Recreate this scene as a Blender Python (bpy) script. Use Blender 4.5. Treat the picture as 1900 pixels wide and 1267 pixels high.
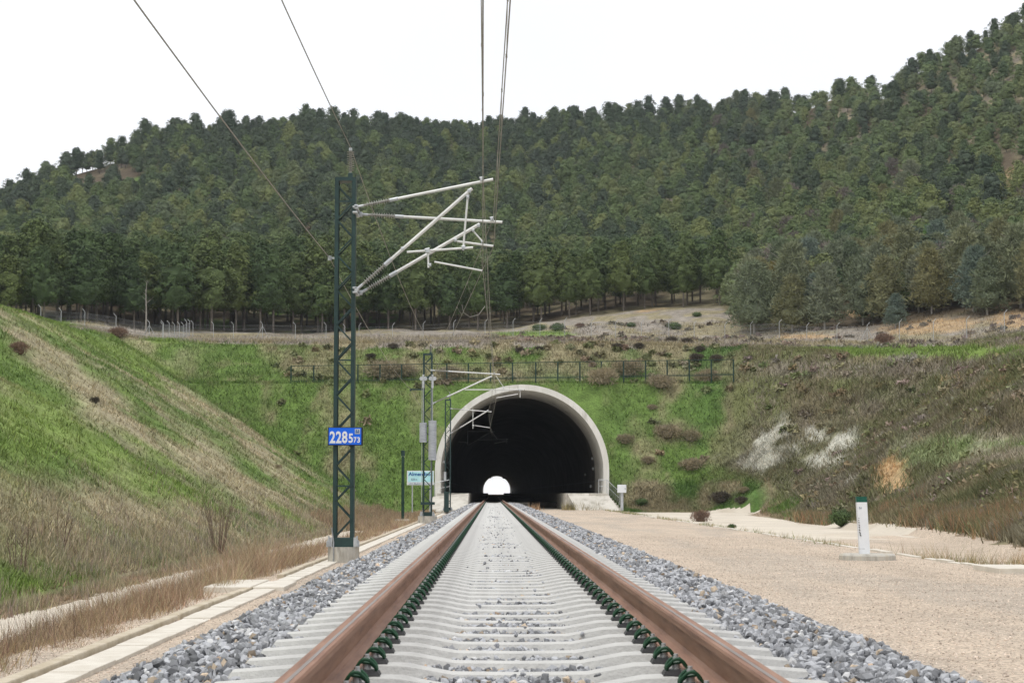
import bpy, bmesh, math, random
import numpy as np
from mathutils import Vector, Matrix, Euler
PI = math.pi
for o in list(bpy.data.objects): bpy.data.objects.remove(o)
SC = bpy.context.scene
COL = SC.collection

# ------------------------------------------------------------------ camera, sky, sun, exposure
FPX, VPX, VPY = 3730.0, 912.6, 914.5
TH = math.atan((VPY-633.5)/FPX); PH = -math.atan((950-VPX)/FPX*math.cos(TH))
CAMZ = 0.568
cd = bpy.data.cameras.new("camera"); cam = bpy.data.objects.new("camera", cd); COL.objects.link(cam)
cd.sensor_width = 36.0; cd.lens = FPX/1900*36.0; cd.clip_start = 0.1; cd.clip_end = 6000
cam.location = (0, 0, CAMZ); cam.rotation_euler = (PI/2+TH, 0, PH)
cd.dof.use_dof = True; cd.dof.focus_distance = 42.0; cd.dof.aperture_fstop = 16.0
SC.camera = cam
ROT = np.array(Euler((PI/2+TH, 0, PH)).to_matrix())

w = bpy.data.worlds.new("World"); SC.world = w; w.use_nodes = True
nt = w.node_tree; nt.nodes.clear()
SUN_EL, SUN_AZ = math.radians(66), math.radians(215)
sky = nt.nodes.new("ShaderNodeTexSky"); sky.sky_type = 'NISHITA'; sky.sun_disc = False
sky.sun_elevation = SUN_EL; sky.sun_rotation = SUN_AZ
tc = nt.nodes.new("ShaderNodeTexCoord")
nz = nt.nodes.new("ShaderNodeTexNoise"); nz.inputs["Scale"].default_value = 2.2; nz.inputs["Detail"].default_value = 5
rp = nt.nodes.new("ShaderNodeValToRGB")
rp.color_ramp.elements[0].position = .3; rp.color_ramp.elements[0].color = (10.6, 10.8, 11.2, 1)
rp.color_ramp.elements[1].position = .75; rp.color_ramp.elements[1].color = (12.6, 12.6, 12.8, 1)
mx = nt.nodes.new("ShaderNodeMix"); mx.data_type = 'RGBA'; mx.inputs[0].default_value = .93
bg = nt.nodes.new("ShaderNodeBackground"); bg.inputs["Strength"].default_value = 0.1
wo = nt.nodes.new("ShaderNodeOutputWorld")
L = nt.links.new
L(tc.outputs["Generated"], nz.inputs["Vector"]); L(nz.outputs["Fac"], rp.inputs[0])
L(sky.outputs[0], mx.inputs[6]); L(rp.outputs[0], mx.inputs[7]); L(mx.outputs[2], bg.inputs[0]); L(bg.outputs[0], wo.inputs[0])
sd = bpy.data.lights.new("sun", 'SUN'); sd.energy = 1.5; sd.angle = math.radians(11); sd.color = (1, .965, .91)
so = bpy.data.objects.new("sun", sd); COL.objects.link(so)
sdir = Vector((math.sin(SUN_AZ)*math.cos(SUN_EL), math.cos(SUN_AZ)*math.cos(SUN_EL), math.sin(SUN_EL)))
so.rotation_euler = sdir.to_track_quat('Z', 'Y').to_euler()
SC.view_settings.view_transform = 'Standard'; SC.view_settings.look = 'None'
SC.view_settings.exposure = 0.0; SC.view_settings.gamma = 1.0; SC.view_settings.use_curve_mapping = False
SC.cycles.max_bounces = 8; SC.cycles.diffuse_bounces = 4; SC.cycles.transparent_max_bounces = 8
SC.cycles.use_denoising = True

# ------------------------------------------------------------------ helpers
def ray(px, py):
    v = ROT @ np.array([(px-950)/FPX, (633.5-py)/FPX, -1.0])
    return v/v[1]
def P(px, py, Y):
    v = ray(px, py)*Y
    return Vector((v[0], Y, CAMZ+v[2]))
def proj(X, Y, Z):
    d = np.stack([np.asarray(X, float), np.asarray(Y, float), np.asarray(Z, float)-CAMZ], -1) @ ROT
    zc = np.minimum(d[..., 2], -.5)
    return 950-FPX*d[..., 0]/zc, 633.5+FPX*d[..., 1]/zc
def tag(o, label=None, cat=None, group=None, kind=None):
    if label: o["label"] = label
    if cat: o["category"] = cat
    if group: o["group"] = group
    if kind: o["kind"] = kind
    return o
def link(name, me, parent=None, loc=None):
    o = bpy.data.objects.new(name, me); COL.objects.link(o)
    if parent: o.parent = parent
    if loc is not None: o.location = loc
    return o
def empty(name, loc, label, cat, group=None, rz=0):
    o = link(name, None, loc=loc); o.empty_display_size = .2; o.rotation_euler.z = rz
    return tag(o, label, cat, group)

class MB:
    """collects shapes into one mesh; coordinates relative to origin"""
    def __init__(s, origin=(0, 0, 0)): s.v = []; s.f = []; s.o = Vector(origin)
    def add(s, vs, fs):
        b = len(s.v); s.v += [Vector(v)-s.o for v in vs]; s.f += [tuple(i+b for i in f) for f in fs]; return s
    def box(s, x0, x1, y0, y1, z0, z1, bev=0):
        if bev > 0:
            bm = bmesh.new(); bmesh.ops.create_cube(bm, size=1)
            for v in bm.verts: v.co = Vector(((x0+x1)/2+v.co.x*(x1-x0), (y0+y1)/2+v.co.y*(y1-y0), (z0+z1)/2+v.co.z*(z1-z0)))
            bmesh.ops.bevel(bm, geom=bm.edges[:], offset=bev, segments=2, affect='EDGES', profile=.5)
            bm.verts.index_update()
            s.add([v.co.copy() for v in bm.verts], [tuple(v.index for v in f.verts) for f in bm.faces]); bm.free(); return s
        vs = [(x, y, z) for x in (x0, x1) for y in (y0, y1) for z in (z0, z1)]
        return s.add(vs, [(0, 1, 3, 2), (4, 6, 7, 5), (0, 4, 5, 1), (2, 3, 7, 6), (0, 2, 6, 4), (1, 5, 7, 3)])
    def bar(s, a, b, wd, th, up=(0, 1, 0)):
        a, b = Vector(a), Vector(b); d = (b-a).normalized(); u = Vector(up); sd_ = d.cross(u).normalized(); u = sd_.cross(d)
        vs = [p+sd_*i*wd/2+u*j*th/2 for p in (a, b) for i in (-1, 1) for j in (-1, 1)]
        return s.add(vs, [(0, 1, 3, 2), (4, 6, 7, 5), (0, 4, 5, 1), (2, 3, 7, 6), (0, 2, 6, 4), (1, 5, 7, 3)])
    def tube(s, pts, rad, n=8, cap=True):
        pts = [Vector(p) for p in pts]
        if not hasattr(rad, '__len__'): rad = [rad]*len(pts)
        prev = None; vs = []; fs = []
        for i, p in enumerate(pts):
            t = (pts[min(i+1, len(pts)-1)]-pts[max(i-1, 0)]).normalized()
            if prev is None:
                a = Vector((0, 0, 1)) if abs(t.z) < .9 else Vector((1, 0, 0)); u = t.cross(a).normalized()
            else:
                u = (prev-t*prev.dot(t)).normalized()
            prev = u; w_ = t.cross(u)
            vs += [p+(u*math.cos(2*PI*k/n)+w_*math.sin(2*PI*k/n))*rad[i] for k in range(n)]
        for i in range(len(pts)-1):
            fs += [(i*n+k, i*n+(k+1) % n, (i+1)*n+(k+1) % n, (i+1)*n+k) for k in range(n)]
        if cap: fs += [tuple(range(n))[::-1], tuple((len(pts)-1)*n+k for k in range(n))]
        return s.add(vs, fs)
    def prism(s, prof, y0, y1):
        """profile [(x,z)] extruded along y"""
        n = len(prof); vs = [(x, y, z) for y in (y0, y1) for x, z in prof]
        return s.add(vs, [(k, (k+1) % n, n+(k+1) % n, n+k) for k in range(n)]+[tuple(range(n))[::-1], tuple(range(n, 2*n))])
    def mesh(s, name, mat, smooth=False):
        me = bpy.data.meshes.new(name); me.from_pydata([tuple(v) for v in s.v], [], s.f); me.update()
        bm = bmesh.new(); bm.from_mesh(me); bmesh.ops.recalc_face_normals(bm, faces=bm.faces[:]); bm.to_mesh(me); bm.free()
        if mat: me.materials.append(mat)
        if smooth:
            me.polygons.foreach_set("use_smooth", [True]*len(me.polygons))
            try: me.set_sharp_from_angle(angle=math.radians(38))
            except Exception: pass
        return me
    def build(s, name, mat, parent=None, smooth=False):
        o = link(name, s.mesh(name, mat, smooth), parent)
        wl = Vector(s.o); q = parent
        while q is not None: wl -= Vector(q.location); q = q.parent
        o.location = wl
        return o

def npmesh(name, V, F, mat=None, color=None, smooth=False):
    me = bpy.data.meshes.new(name); V = np.asarray(V, np.float32); F = np.asarray(F, np.int32)
    k = F.shape[1]
    me.vertices.add(len(V)); me.vertices.foreach_set("co", V.ravel())
    me.loops.add(F.size); me.loops.foreach_set("vertex_index", F.ravel())
    me.polygons.add(len(F)); me.polygons.foreach_set("loop_start", np.arange(0, F.size, k, dtype=np.int32))
    me.polygons.foreach_set("use_smooth", np.full(len(F), smooth))
    me.update(calc_edges=True)
    if color is not None:
        a = me.color_attributes.new("Col", 'FLOAT_COLOR', 'POINT')
        c = np.ones((len(V), 4), np.float32); c[:, :3] = color; a.data.foreach_set("color", c.ravel())
    if mat:
        for m in (mat if isinstance(mat, (list, tuple)) else [mat]): me.materials.append(m)
    return me

rs = np.random.RandomState(7)
LAT = rs.rand(64, 256, 256)
def vnoise(x, y, seed=0):
    x = np.asarray(x, float); y = np.asarray(y, float)
    xi = np.floor(x).astype(int); yi = np.floor(y).astype(int); fx = x-xi; fy = y-yi
    fx = fx*fx*(3-2*fx); fy = fy*fy*(3-2*fy); T = LAT[seed % 64]
    a = T[xi & 255, yi & 255]; b = T[(xi+1) & 255, yi & 255]; c = T[xi & 255, (yi+1) & 255]; d = T[(xi+1) & 255, (yi+1) & 255]
    return (a*(1-fx)+b*fx)*(1-fy)+(c*(1-fx)+d*fx)*fy
def fbm(x, y, seed=0, oct=4):
    s = 0; a = .5; t = 0
    for i in range(oct):
        s = s+a*vnoise(x*2**i+17*i, y*2**i+5*i, seed+i); t += a; a *= .5
    return s/t
def sst(e0, e1, x):
    t = np.clip((x-e0)/(e1-e0), 0, 1); return t*t*(3-2*t)
def smin(a, b, k):
    h = np.clip(.5+.5*(b-a)/k, 0, 1); return b*(1-h)+a*h-k*h*(1-h)
def smax(a, b, k): return -smin(-a, -b, k)

# ------------------------------------------------------------------ materials
def nm(name):
    m = bpy.data.materials.new(name); m.use_nodes = True; t = m.node_tree; t.nodes.clear()
    out = t.nodes.new("ShaderNodeOutputMaterial"); b = t.nodes.new("ShaderNodeBsdfPrincipled"); t.links.new(b.outputs[0], out.inputs[0])
    return m, t, b
def N_(t, typ, **kw):
    n = t.nodes.new(typ)
    for k, v in kw.items():
        if k in n.inputs: n.inputs[k].default_value = v
        else: setattr(n, k, v)
    return n
def ramp(t, src, stops):
    r = t.nodes.new("ShaderNodeValToRGB"); e = r.color_ramp.elements
    while len(e) < len(stops): e.new(.5)
    for i, (p, c) in enumerate(stops): e[i].position = p; e[i].color = (*c, 1) if len(c) == 3 else c
    t.links.new(src, r.inputs[0]); return r
def noisy(name, c1, c2, scale=4, rough=.8, metal=0, bump=.0, bscale=None, detail=5, c3=None, stretch=None, lo=.35, hi=.68, spec=.4, coord="Object"):
    m, t, b = nm(name)
    tcn = t.nodes.new("ShaderNodeTexCoord"); src = tcn.outputs[coord]
    if stretch:
        mp = N_(t, "ShaderNodeMapping"); mp.inputs["Scale"].default_value = stretch; t.links.new(src, mp.inputs[0]); src = mp.outputs[0]
    n = N_(t, "ShaderNodeTexNoise", Scale=scale, Detail=detail, Roughness=.65); t.links.new(src, n.inputs["Vector"])
    st = [(lo, c1), (hi, c2)] if c3 is None else [(lo, c1), ((lo+hi)/2, c2), (hi, c3)]
    r = ramp(t, n.outputs["Fac"], st); t.links.new(r.outputs[0], b.inputs["Base Color"])
    b.inputs["Roughness"].default_value = rough; b.inputs["Metallic"].default_value = metal
    b.inputs["Specular IOR Level"].default_value = spec
    if bump:
        n2 = N_(t, "ShaderNodeTexNoise", Scale=bscale or scale*6, Detail=4); t.links.new(src, n2.inputs["Vector"])
        bp = N_(t, "ShaderNodeBump", Strength=bump, Distance=.02); t.links.new(n2.outputs["Fac"], bp.inputs["Height"]); t.links.new(bp.outputs[0], b.inputs["Normal"])
    return m
def vcol_mat(name, scale1=.9, scale2=7., amp=.5, rough=.95, bump=.5, speck=None, bdist=.08):
    m, t, b = nm(name)
    at = N_(t, "ShaderNodeAttribute", attribute_name="Col"); tcn = t.nodes.new("ShaderNodeTexCoord")
    n1 = N_(t, "ShaderNodeTexNoise", Scale=scale1, Detail=6, Roughness=.7); n2 = N_(t, "ShaderNodeTexNoise", Scale=scale2, Detail=5, Roughness=.7)
    for n in (n1, n2): t.links.new(tcn.outputs["Object"], n.inputs["Vector"])
    ad = N_(t, "ShaderNodeMath", operation='ADD'); t.links.new(n1.outputs["Fac"], ad.inputs[0]); t.links.new(n2.outputs["Fac"], ad.inputs[1])
    mr = N_(t, "ShaderNodeMapRange"); mr.inputs[1].default_value = .7; mr.inputs[2].default_value = 1.3; mr.inputs[3].default_value = 1-amp; mr.inputs[4].default_value = 1+amp
    t.links.new(ad.outputs[0], mr.inputs[0])
    mu = N_(t, "ShaderNodeVectorMath", operation='SCALE'); t.links.new(at.outputs["Color"], mu.inputs[0]); t.links.new(mr.outputs[0], mu.inputs["Scale"])
    src = mu.outputs[0]
    if speck:
        vo = N_(t, "ShaderNodeTexVoronoi", Scale=speck); t.links.new(tcn.outputs["Object"], vo.inputs["Vector"])
        sr = ramp(t, vo.outputs["Color"], [(.1, (.55, .52, .5)), (.5, (1, 1, 1)), (.95, (1.35, 1.3, 1.25))])
        mm = N_(t, "ShaderNodeVectorMath", operation='MULTIPLY'); t.links.new(src, mm.inputs[0]); t.links.new(sr.outputs[0], mm.inputs[1]); src = mm.outputs[0]
    t.links.new(src, b.inputs["Base Color"]); b.inputs["Roughness"].default_value = rough; b.inputs["Specular IOR Level"].default_value = .15
    bp = N_(t, "ShaderNodeBump", Strength=bump, Distance=bdist); t.links.new(ad.outputs[0], bp.inputs["Height"]); t.links.new(bp.outputs[0], b.inputs["Normal"])
    return m
def plain_vcol(name, rough=.9, trans=0, spec=.2):
    m, t, b = nm(name); at = N_(t, "ShaderNodeAttribute", attribute_name="Col"); t.links.new(at.outputs["Color"], b.inputs["Base Color"])
    b.inputs["Roughness"].default_value = rough; b.inputs["Specular IOR Level"].default_value = spec
    return m
def foliage(name, stops, tstops=((0, (.68, .70, .72)), (1, (1.32, 1.30, 1.22))), trans=.08):
    m, t, b = nm(name); oi = t.nodes.new("ShaderNodeObjectInfo"); at = N_(t, "ShaderNodeAttribute", attribute_name="Col")
    r = ramp(t, oi.outputs["Random"], stops); r2 = ramp(t, at.outputs["Fac"], tstops)
    mm = N_(t, "ShaderNodeVectorMath", operation='MULTIPLY'); t.links.new(r.outputs[0], mm.inputs[0]); t.links.new(r2.outputs[0], mm.inputs[1])
    t.links.new(mm.outputs[0], b.inputs["Base Color"]); b.inputs["Roughness"].default_value = .75; b.inputs["Specular IOR Level"].default_value = .25
    tr = t.nodes.new("ShaderNodeBsdfTranslucent"); t.links.new(mm.outputs[0], tr.inputs[0])
    ms = N_(t, "ShaderNodeMixShader"); ms.inputs[0].default_value = trans
    t.links.new(b.outputs[0], ms.inputs[1]); t.links.new(tr.outputs[0], ms.inputs[2])
    out = [n for n in t.nodes if n.type == 'OUTPUT_MATERIAL'][0]; t.links.new(ms.outputs[0], out.inputs[0])
    return m

M = {}
M['ground'] = vcol_mat("slope_ground", .8, 6., .55, bump=.6)
M['gravel'] = vcol_mat("fine_gravel", 1.2, 30., .22, bump=.6, speck=45, bdist=.02)
M['paved'] = vcol_mat("pale_paving", .5, 12., .12, bump=.25, bdist=.02)
M['ballast'] = noisy("ballast_bed", (.07, .075, .085), (.26, .265, .28), scale=26, bump=1, bscale=30)
M['stone'] = plain_vcol("ballast_stone", .85, spec=.3)
M['blade'] = plain_vcol("grass_blade", .8)
M['concrete'] = noisy("sleeper_concrete", (.36, .355, .34), (.50, .495, .475), scale=3.2, bump=.4, bscale=50, lo=.28, hi=.62, c3=(.56, .555, .53))
M['concrete2'] = noisy("weathered_concrete", (.40, .375, .32), (.56, .53, .47), scale=1.3, bump=.3, bscale=25, c3=(.62, .59, .53))
M['footing'] = noisy("footing_concrete", (.33, .31, .27), (.52, .50, .45), scale=2.2, stretch=(2, 2, .5), bump=.3, bscale=20, c3=(.44, .38, .28))
M['portal'] = noisy("portal_concrete", (.46, .435, .39), (.80, .78, .74), scale=.8, bump=.3, bscale=9, c3=(.70, .68, .63), stretch=(1.6, 1.6, .35), lo=.3, hi=.62)
M['lid'] = noisy("duct_lid", (.58, .53, .45), (.72, .68, .60), scale=3, bump=.3, bscale=30)
M['kerb'] = noisy("duct_kerb", (.44, .37, .26), (.60, .53, .42), scale=3, bump=.3, bscale=30)
M['rust'] = noisy("rail_rust", (.185, .092, .058), (.29, .155, .10), scale=3.5, rough=.62, metal=.15, stretch=(6, .35, 6), bump=.12, bscale=40, c3=(.35, .205, .14), lo=.3, hi=.72)
M['railtop'] = noisy("worn_rail_head", (.20, .165, .145), (.33, .30, .28), scale=4, rough=.45, metal=.4, stretch=(10, .2, 10))
M['green_clip'] = noisy("green_clip_paint", (.006, .042, .020), (.020, .085, .038), scale=18, rough=.42)
M['plate'] = noisy("clip_plate", (.018, .018, .02), (.05, .05, .052), scale=14, rough=.6)
M['bolt'] = noisy("galvanised_bolt", (.36, .37, .37), (.55, .56, .56), scale=20, rough=.45, metal=.4)
M['galv'] = noisy("galvanised_steel", (.42, .44, .46), (.60, .62, .64), scale=5, rough=.45, metal=.35)
M['mast'] = noisy("dark_green_mast_paint", (.008, .030, .030), (.016, .052, .048), scale=2.5, rough=.45, spec=.5)
M['mastgreen'] = noisy("green_post_paint", (.008, .032, .022), (.018, .06, .04), scale=2.5, rough=.45)
M['alu'] = noisy("pale_cantilever_tube", (.62, .62, .60), (.78, .78, .76), scale=2, rough=.42, metal=.15)
M['insul'] = noisy("grey_brown_insulator", (.27, .26, .235), (.42, .41, .38), scale=8, rough=.3)
M['wire'] = noisy("weathered_copper_wire", (.24, .22, .19), (.36, .34, .30), scale=3, rough=.5, metal=.3)
M['black'] = noisy("black_cap", (.008, .008, .008), (.02, .02, .02), rough=.5)
M['blue'] = noisy("blue_sign_face", (.0, .125, .80), (.0, .15, .88), scale=1.5, rough=.35)
M['white'] = noisy("white_paint", (.74, .76, .80), (.82, .84, .87), scale=2, rough=.45)
M['panel'] = noisy("pale_blue_sign_face", (.42, .80, .86), (.62, .90, .93), scale=1.2, rough=.4)
M['navy'] = noisy("dark_blue_lettering", (.0, .08, .30), (.0, .10, .36), rough=.5)
M['greytxt'] = noisy("grey_lettering", (.12, .20, .28), (.18, .27, .34), rough=.5)
M['capgreen'] = noisy("green_band_paint", (.0, .075, .05), (.005, .095, .065), scale=4, rough=.4)
M['weight'] = noisy("grey_weight_stack", (.36, .38, .42), (.52, .545, .58), scale=3, rough=.55, metal=.2, stretch=(1, 1, 3))
M['fence_green'] = noisy("green_fence_paint", (.006, .028, .018), (.012, .042, .028), rough=.5)
M['fence_white'] = noisy("grey_white_post", (.34, .35, .35), (.46, .47, .47), rough=.6)
M['mesh'] = noisy("galvanised_wire", (.25, .26, .27), (.36, .37, .38), rough=.5, metal=.3)
M['bark'] = noisy("pine_bark", (.09, .075, .06), (.22, .19, .16), scale=3, stretch=(2, 2, .5), bump=.5)
M['palebark'] = noisy("pale_bark", (.26, .24, .21), (.40, .37, .33), scale=3, stretch=(2, 2, .5), bump=.5)
M['slab'] = noisy("dark_slab", (.035, .033, .03), (.075, .07, .065), scale=1.2, rough=.9)  # very dark grey for the tunnel slab beyond the last sleepers
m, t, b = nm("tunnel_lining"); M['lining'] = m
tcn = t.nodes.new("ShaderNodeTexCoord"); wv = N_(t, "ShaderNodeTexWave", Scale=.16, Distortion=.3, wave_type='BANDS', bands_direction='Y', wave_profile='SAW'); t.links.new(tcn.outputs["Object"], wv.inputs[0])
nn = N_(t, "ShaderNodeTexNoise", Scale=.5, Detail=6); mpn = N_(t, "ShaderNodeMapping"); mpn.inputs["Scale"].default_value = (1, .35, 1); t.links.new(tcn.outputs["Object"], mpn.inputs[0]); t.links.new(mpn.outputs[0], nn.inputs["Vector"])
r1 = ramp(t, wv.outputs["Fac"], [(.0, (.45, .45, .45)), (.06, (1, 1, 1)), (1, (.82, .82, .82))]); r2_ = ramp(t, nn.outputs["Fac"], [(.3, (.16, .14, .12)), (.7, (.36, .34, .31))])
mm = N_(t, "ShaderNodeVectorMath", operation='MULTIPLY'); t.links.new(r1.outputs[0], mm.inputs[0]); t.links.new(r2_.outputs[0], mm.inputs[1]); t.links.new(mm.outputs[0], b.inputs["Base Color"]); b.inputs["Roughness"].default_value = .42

M['f_pine'] = foliage("pine_needles", [(0, (.085, .125, .062)), (.25, (.125, .175, .072)), (.5, (.155, .205, .085)), (.75, (.205, .235, .09)), (1, (.135, .175, .105))])
M['f_front'] = foliage("edge_pine_needles", [(0, (.062, .10, .040)), (.35, (.085, .13, .046)), (.7, (.125, .16, .052)), (1, (.095, .14, .056))])
M['f_bush'] = foliage("round_pine_needles", [(0, (.115, .165, .085)), (.5, (.155, .205, .09)), (.8, (.19, .225, .10)), (1, (.14, .175, .11))])
M['f_cedar'] = foliage("cedar_foliage", [(0, (.165, .20, .125)), (.3, (.205, .225, .135)), (.55, (.215, .205, .10)), (.8, (.14, .18, .11)), (1, (.22, .235, .165))])
M['f_blue'] = foliage("blue_cedar_foliage", [(0, (.135, .180, .145)), (1, (.160, .200, .165))])
M['f_gold'] = foliage("golden_cedar_foliage", [(0, (.20, .17, .045)), (1, (.24, .19, .05))])
M['f_bright'] = foliage("bright_pine_foliage", [(0, (.085, .17, .035)), (1, (.10, .19, .04))])
M['f_dark'] = foliage("dark_pine_foliage", [(0, (.062, .092, .060)), (.5, (.092, .125, .070)), (1, (.078, .105, .076))])
M['f_bare'] = foliage("bare_twigs", [(0, (.15, .13, .12)), (1, (.20, .17, .15))])
M['f_tan'] = foliage("dry_shrub_twigs", [(0, (.28, .24, .165)), (.5, (.32, .265, .18)), (1, (.24, .215, .135))])
M['f_darkshrub'] = foliage("dark_shrub_twigs", [(0, (.075, .065, .05)), (1, (.11, .09, .07))])
M['f_red'] = foliage("reddish_shrub_twigs", [(0, (.19, .125, .095)), (1, (.24, .16, .12))])
M['f_gshrub'] = foliage("green_shrub_leaves", [(0, (.06, .10, .035)), (1, (.09, .13, .05))])
# ------------------------------------------------------------------ terrain
TX = 0.124                      # track centre
PY0 = 160.0                     # tunnel mouth
CX, CZ, RI, RO = 2.40, 2.26, 6.48, 6.93
KN = {  # view columns: distance and height line of the natural hillside
 -300: [(100, 500), (160, 530), (230, 575), (270, 572), (400, 500), (500, 460), (560, 455)],
 0:    [(121, 567), (160, 580), (225, 606), (255, 604), (290, 590), (400, 490), (500, 405), (560, 378)],
 150:  [(100, 600), (161, 610), (220, 612), (260, 607), (295, 592), (400, 480), (500, 370), (570, 318)],
 300:  [(110, 640), (183, 634), (240, 630), (272, 620), (300, 604), (400, 490), (500, 358), (580, 262)],
 600:  [(110, 660), (183, 637), (240, 631), (285, 624), (305, 608), (400, 500), (500, 352), (600, 240)],
 900:  [(110, 660), (183, 635), (240, 628), (288, 612), (310, 594), (400, 505), (500, 372), (620, 254)],
 1200: [(110, 670), (183, 640), (237, 632), (288, 577), (310, 560), (400, 465), (500, 340), (620, 224)],
 1400: [(110, 672), (183, 648), (237, 631), (250, 605), (300, 552), (400, 440), (500, 312), (600, 200)],
 1600: [(100, 680), (140, 664), (183, 651), (223, 635), (240, 592), (300, 512), (380, 415), (480, 276), (560, 170)],
 1760: [(100, 672), (140, 658), (183, 645), (205, 628), (225, 584), (280, 508), (350, 400), (450, 230), (510, 108)],
 1900: [(97, 664), (140, 652), (182, 622), (196, 600), (214, 577), (260, 505), (320, 400), (400, 240), (460, 110), (500, 48)],
 2200: [(80, 690), (120, 660), (160, 620), (190, 560), (240, 470), (300, 350), (380, 150), (450, 0), (490, -60)],
}
acols = []; YG = np.concatenate([np.arange(80, 700, 2.0)]); tab = []
for px in sorted(KN):
    kn = KN[px]; ys = [k[0] for k in kn]; zs = [P(px, k[1], k[0]).z for k in kn]
    zt = np.interp(YG, ys, zs)
    last = ys[-1]; zt = np.where(YG > last, zs[-1]-.10*(YG-last)-.0012*(YG-last)**2, zt)
    ker = np.ones(5)/5; zp = np.pad(zt, 2, mode='edge'); zt = np.convolve(zp, ker, 'valid')
    acols.append(P(px, 600, 100).x/100); tab.append(zt)
acols = np.array(acols); tab = np.array(tab)
def natural(X, Y):
    Yc = np.clip(Y, 80, 698); a = X/np.maximum(Y, 105)
    a = np.clip(a, acols[0], acols[-1]-1e-6)
    yi = np.clip(((Yc-80)/2).astype(int), 0, len(YG)-2); fy = (Yc-80)/2-yi
    ai = np.clip(np.searchsorted(acols, a, side='right')-1, 0, len(acols)-2)
    fa = (a-acols[ai])/(acols[ai+1]-acols[ai]); fa = fa*fa*(3-2*fa)*.5+fa*.5
    z = (tab[ai, yi]*(1-fy)+tab[ai, yi+1]*fy)*(1-fa)+(tab[ai+1, yi]*(1-fy)+tab[ai+1, yi+1]*fy)*fa
    far = sst(690, 950, Y); z = z*(1-far)+(-1.3)*far
    z = np.where(Y > 940, np.minimum(z, -1.3), z)
    return z
def toeR(Y): return np.interp(Y, [30, 48, 60, 71, 100, 138, 157], [10.6, 12.7, 14.4, 15.6, 15.7, 18.7, 21.6])
def floorz(X, Y):
    z = np.interp(X, [-30, -7.9, -7.7, -6.1, -4.7, -4.35, -2.6, 2.6, 3.0, 8.7, 9.1, 40],
                  [-1.3, -1.28, -1.3, -1.3, -1.0, -.95, -.93, -.9, -.75, -.75, -.93, -.95])
    return z
def H(X, Y, detail=True):
    X = np.asarray(X, float); Y = np.asarray(Y, float)
    d1 = fbm(X/7, Y/7, 1)-.5; d2 = fbm(X/1.7, Y/1.7, 9, 3)-.5; d3 = fbm(X/26, Y/26, 15, 3)-.5
    N = natural(X, Y)
    F = floorz(X, Y)
    und = (1.5*d1+.5*d2) if detail else 0
    PL = -1.28+.605*(-7.85-X)+und*sst(-8, -12, X)
    PF = np.interp(Y, [0, 157.5, 161, 172.3, 175.6, 183.5, 400, 401], [-6, -2.2, -.9, 9.95, 10.05, 14.3, 400, 1000])+und*.7*sst(161, 165, Y)*(1-.8*sst(170.5, 172, Y)*sst(177, 175.6, Y))
    tp = np.interp(Y, [40, 95, 118, 138, 157, 175], [25, 21.5, 18.5, 19.2, 21.0, 21.0])
    PR = -.93+.66*(X-tp)+und*1.3*sst(0, 4, X-tp)
    PD = 10.1+.78*((X-21.5)*.707+(Y-173.5)*.707)+und
    t_ = toeR(Y)
    B = smin(-.93+.50*(X-t_), 2.45+.35*d3*4+.02*(X-18)+0*X, 1.0)-.35*np.maximum(0, Y-90)+und*.6*sst(0, 3, X-t_)
    cut = smax(F, PL, .5); cut = smax(cut, PF, .8)
    cut = np.where(X > 5, smax(smax(cut, PR, 1.0), smax(PD, B, .6), 1.2), cut)
    # keep track bed perfectly flat
    N2 = N+d3*1.2*sst(200, 300, Y)+1.4*d1*sst(185, 260, Y)
    z = smin(cut, N2, .7)
    flat = (X > -7.9) & (X < t_-.6) & (Y < 156)
    z = np.where(flat, F+.05*d2, z)
    z = np.where(Y > 985, -1.35+0*X, z)
    return z
def Hs(x, y): return float(H(np.array([x]), np.array([y]))[0])
def hit(px, py, y0=6, y1=700):
    r = ray(px, py); Ys = np.concatenate([np.arange(y0, 200, .25), np.arange(200, y1, .6)])
    X = r[0]*Ys; Z = CAMZ+r[2]*Ys; h = H(X, Ys); k = np.argmax(Z < h)
    return (X[k], Ys[k], h[k])

C = lambda *a: np.array(a)
G_BRI, G_MID, G_DRK = C(.165, .235, .058), C(.112, .175, .044), C(.066, .118, .030)
TAN, TAN2, PURP, BRN = C(.36, .31, .21), C(.265, .23, .14), C(.245, .21, .17), C(.17, .148, .088)
ORG, CHALK, DRY, LITTER = C(.44, .305, .165), C(.56, .55, .48), C(.27, .24, .20), C(.10, .078, .052)
def mixc(a, b, w): return a*(1-w[..., None])+b*w[..., None]
def blob(px, py, cx, cy, rx, ry, ang=0):
    c, s = math.cos(math.radians(ang)), math.sin(math.radians(ang))
    u = (px-cx)*c+(py-cy)*s; v = -(px-cx)*s+(py-cy)*c
    return np.exp(-((u/rx)**2+(v/ry)**2))
def tree_start(px):
    return np.interp(px, [-100, 0, 150, 300, 600, 900, 1110, 1200, 1340, 1375, 1400, 1500, 1600, 1760, 1900, 2100],
                     [256, 258, 268, 276, 286, 290, 288, 290, 282, 250, 242, 236, 231, 222, 211, 198])
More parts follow.
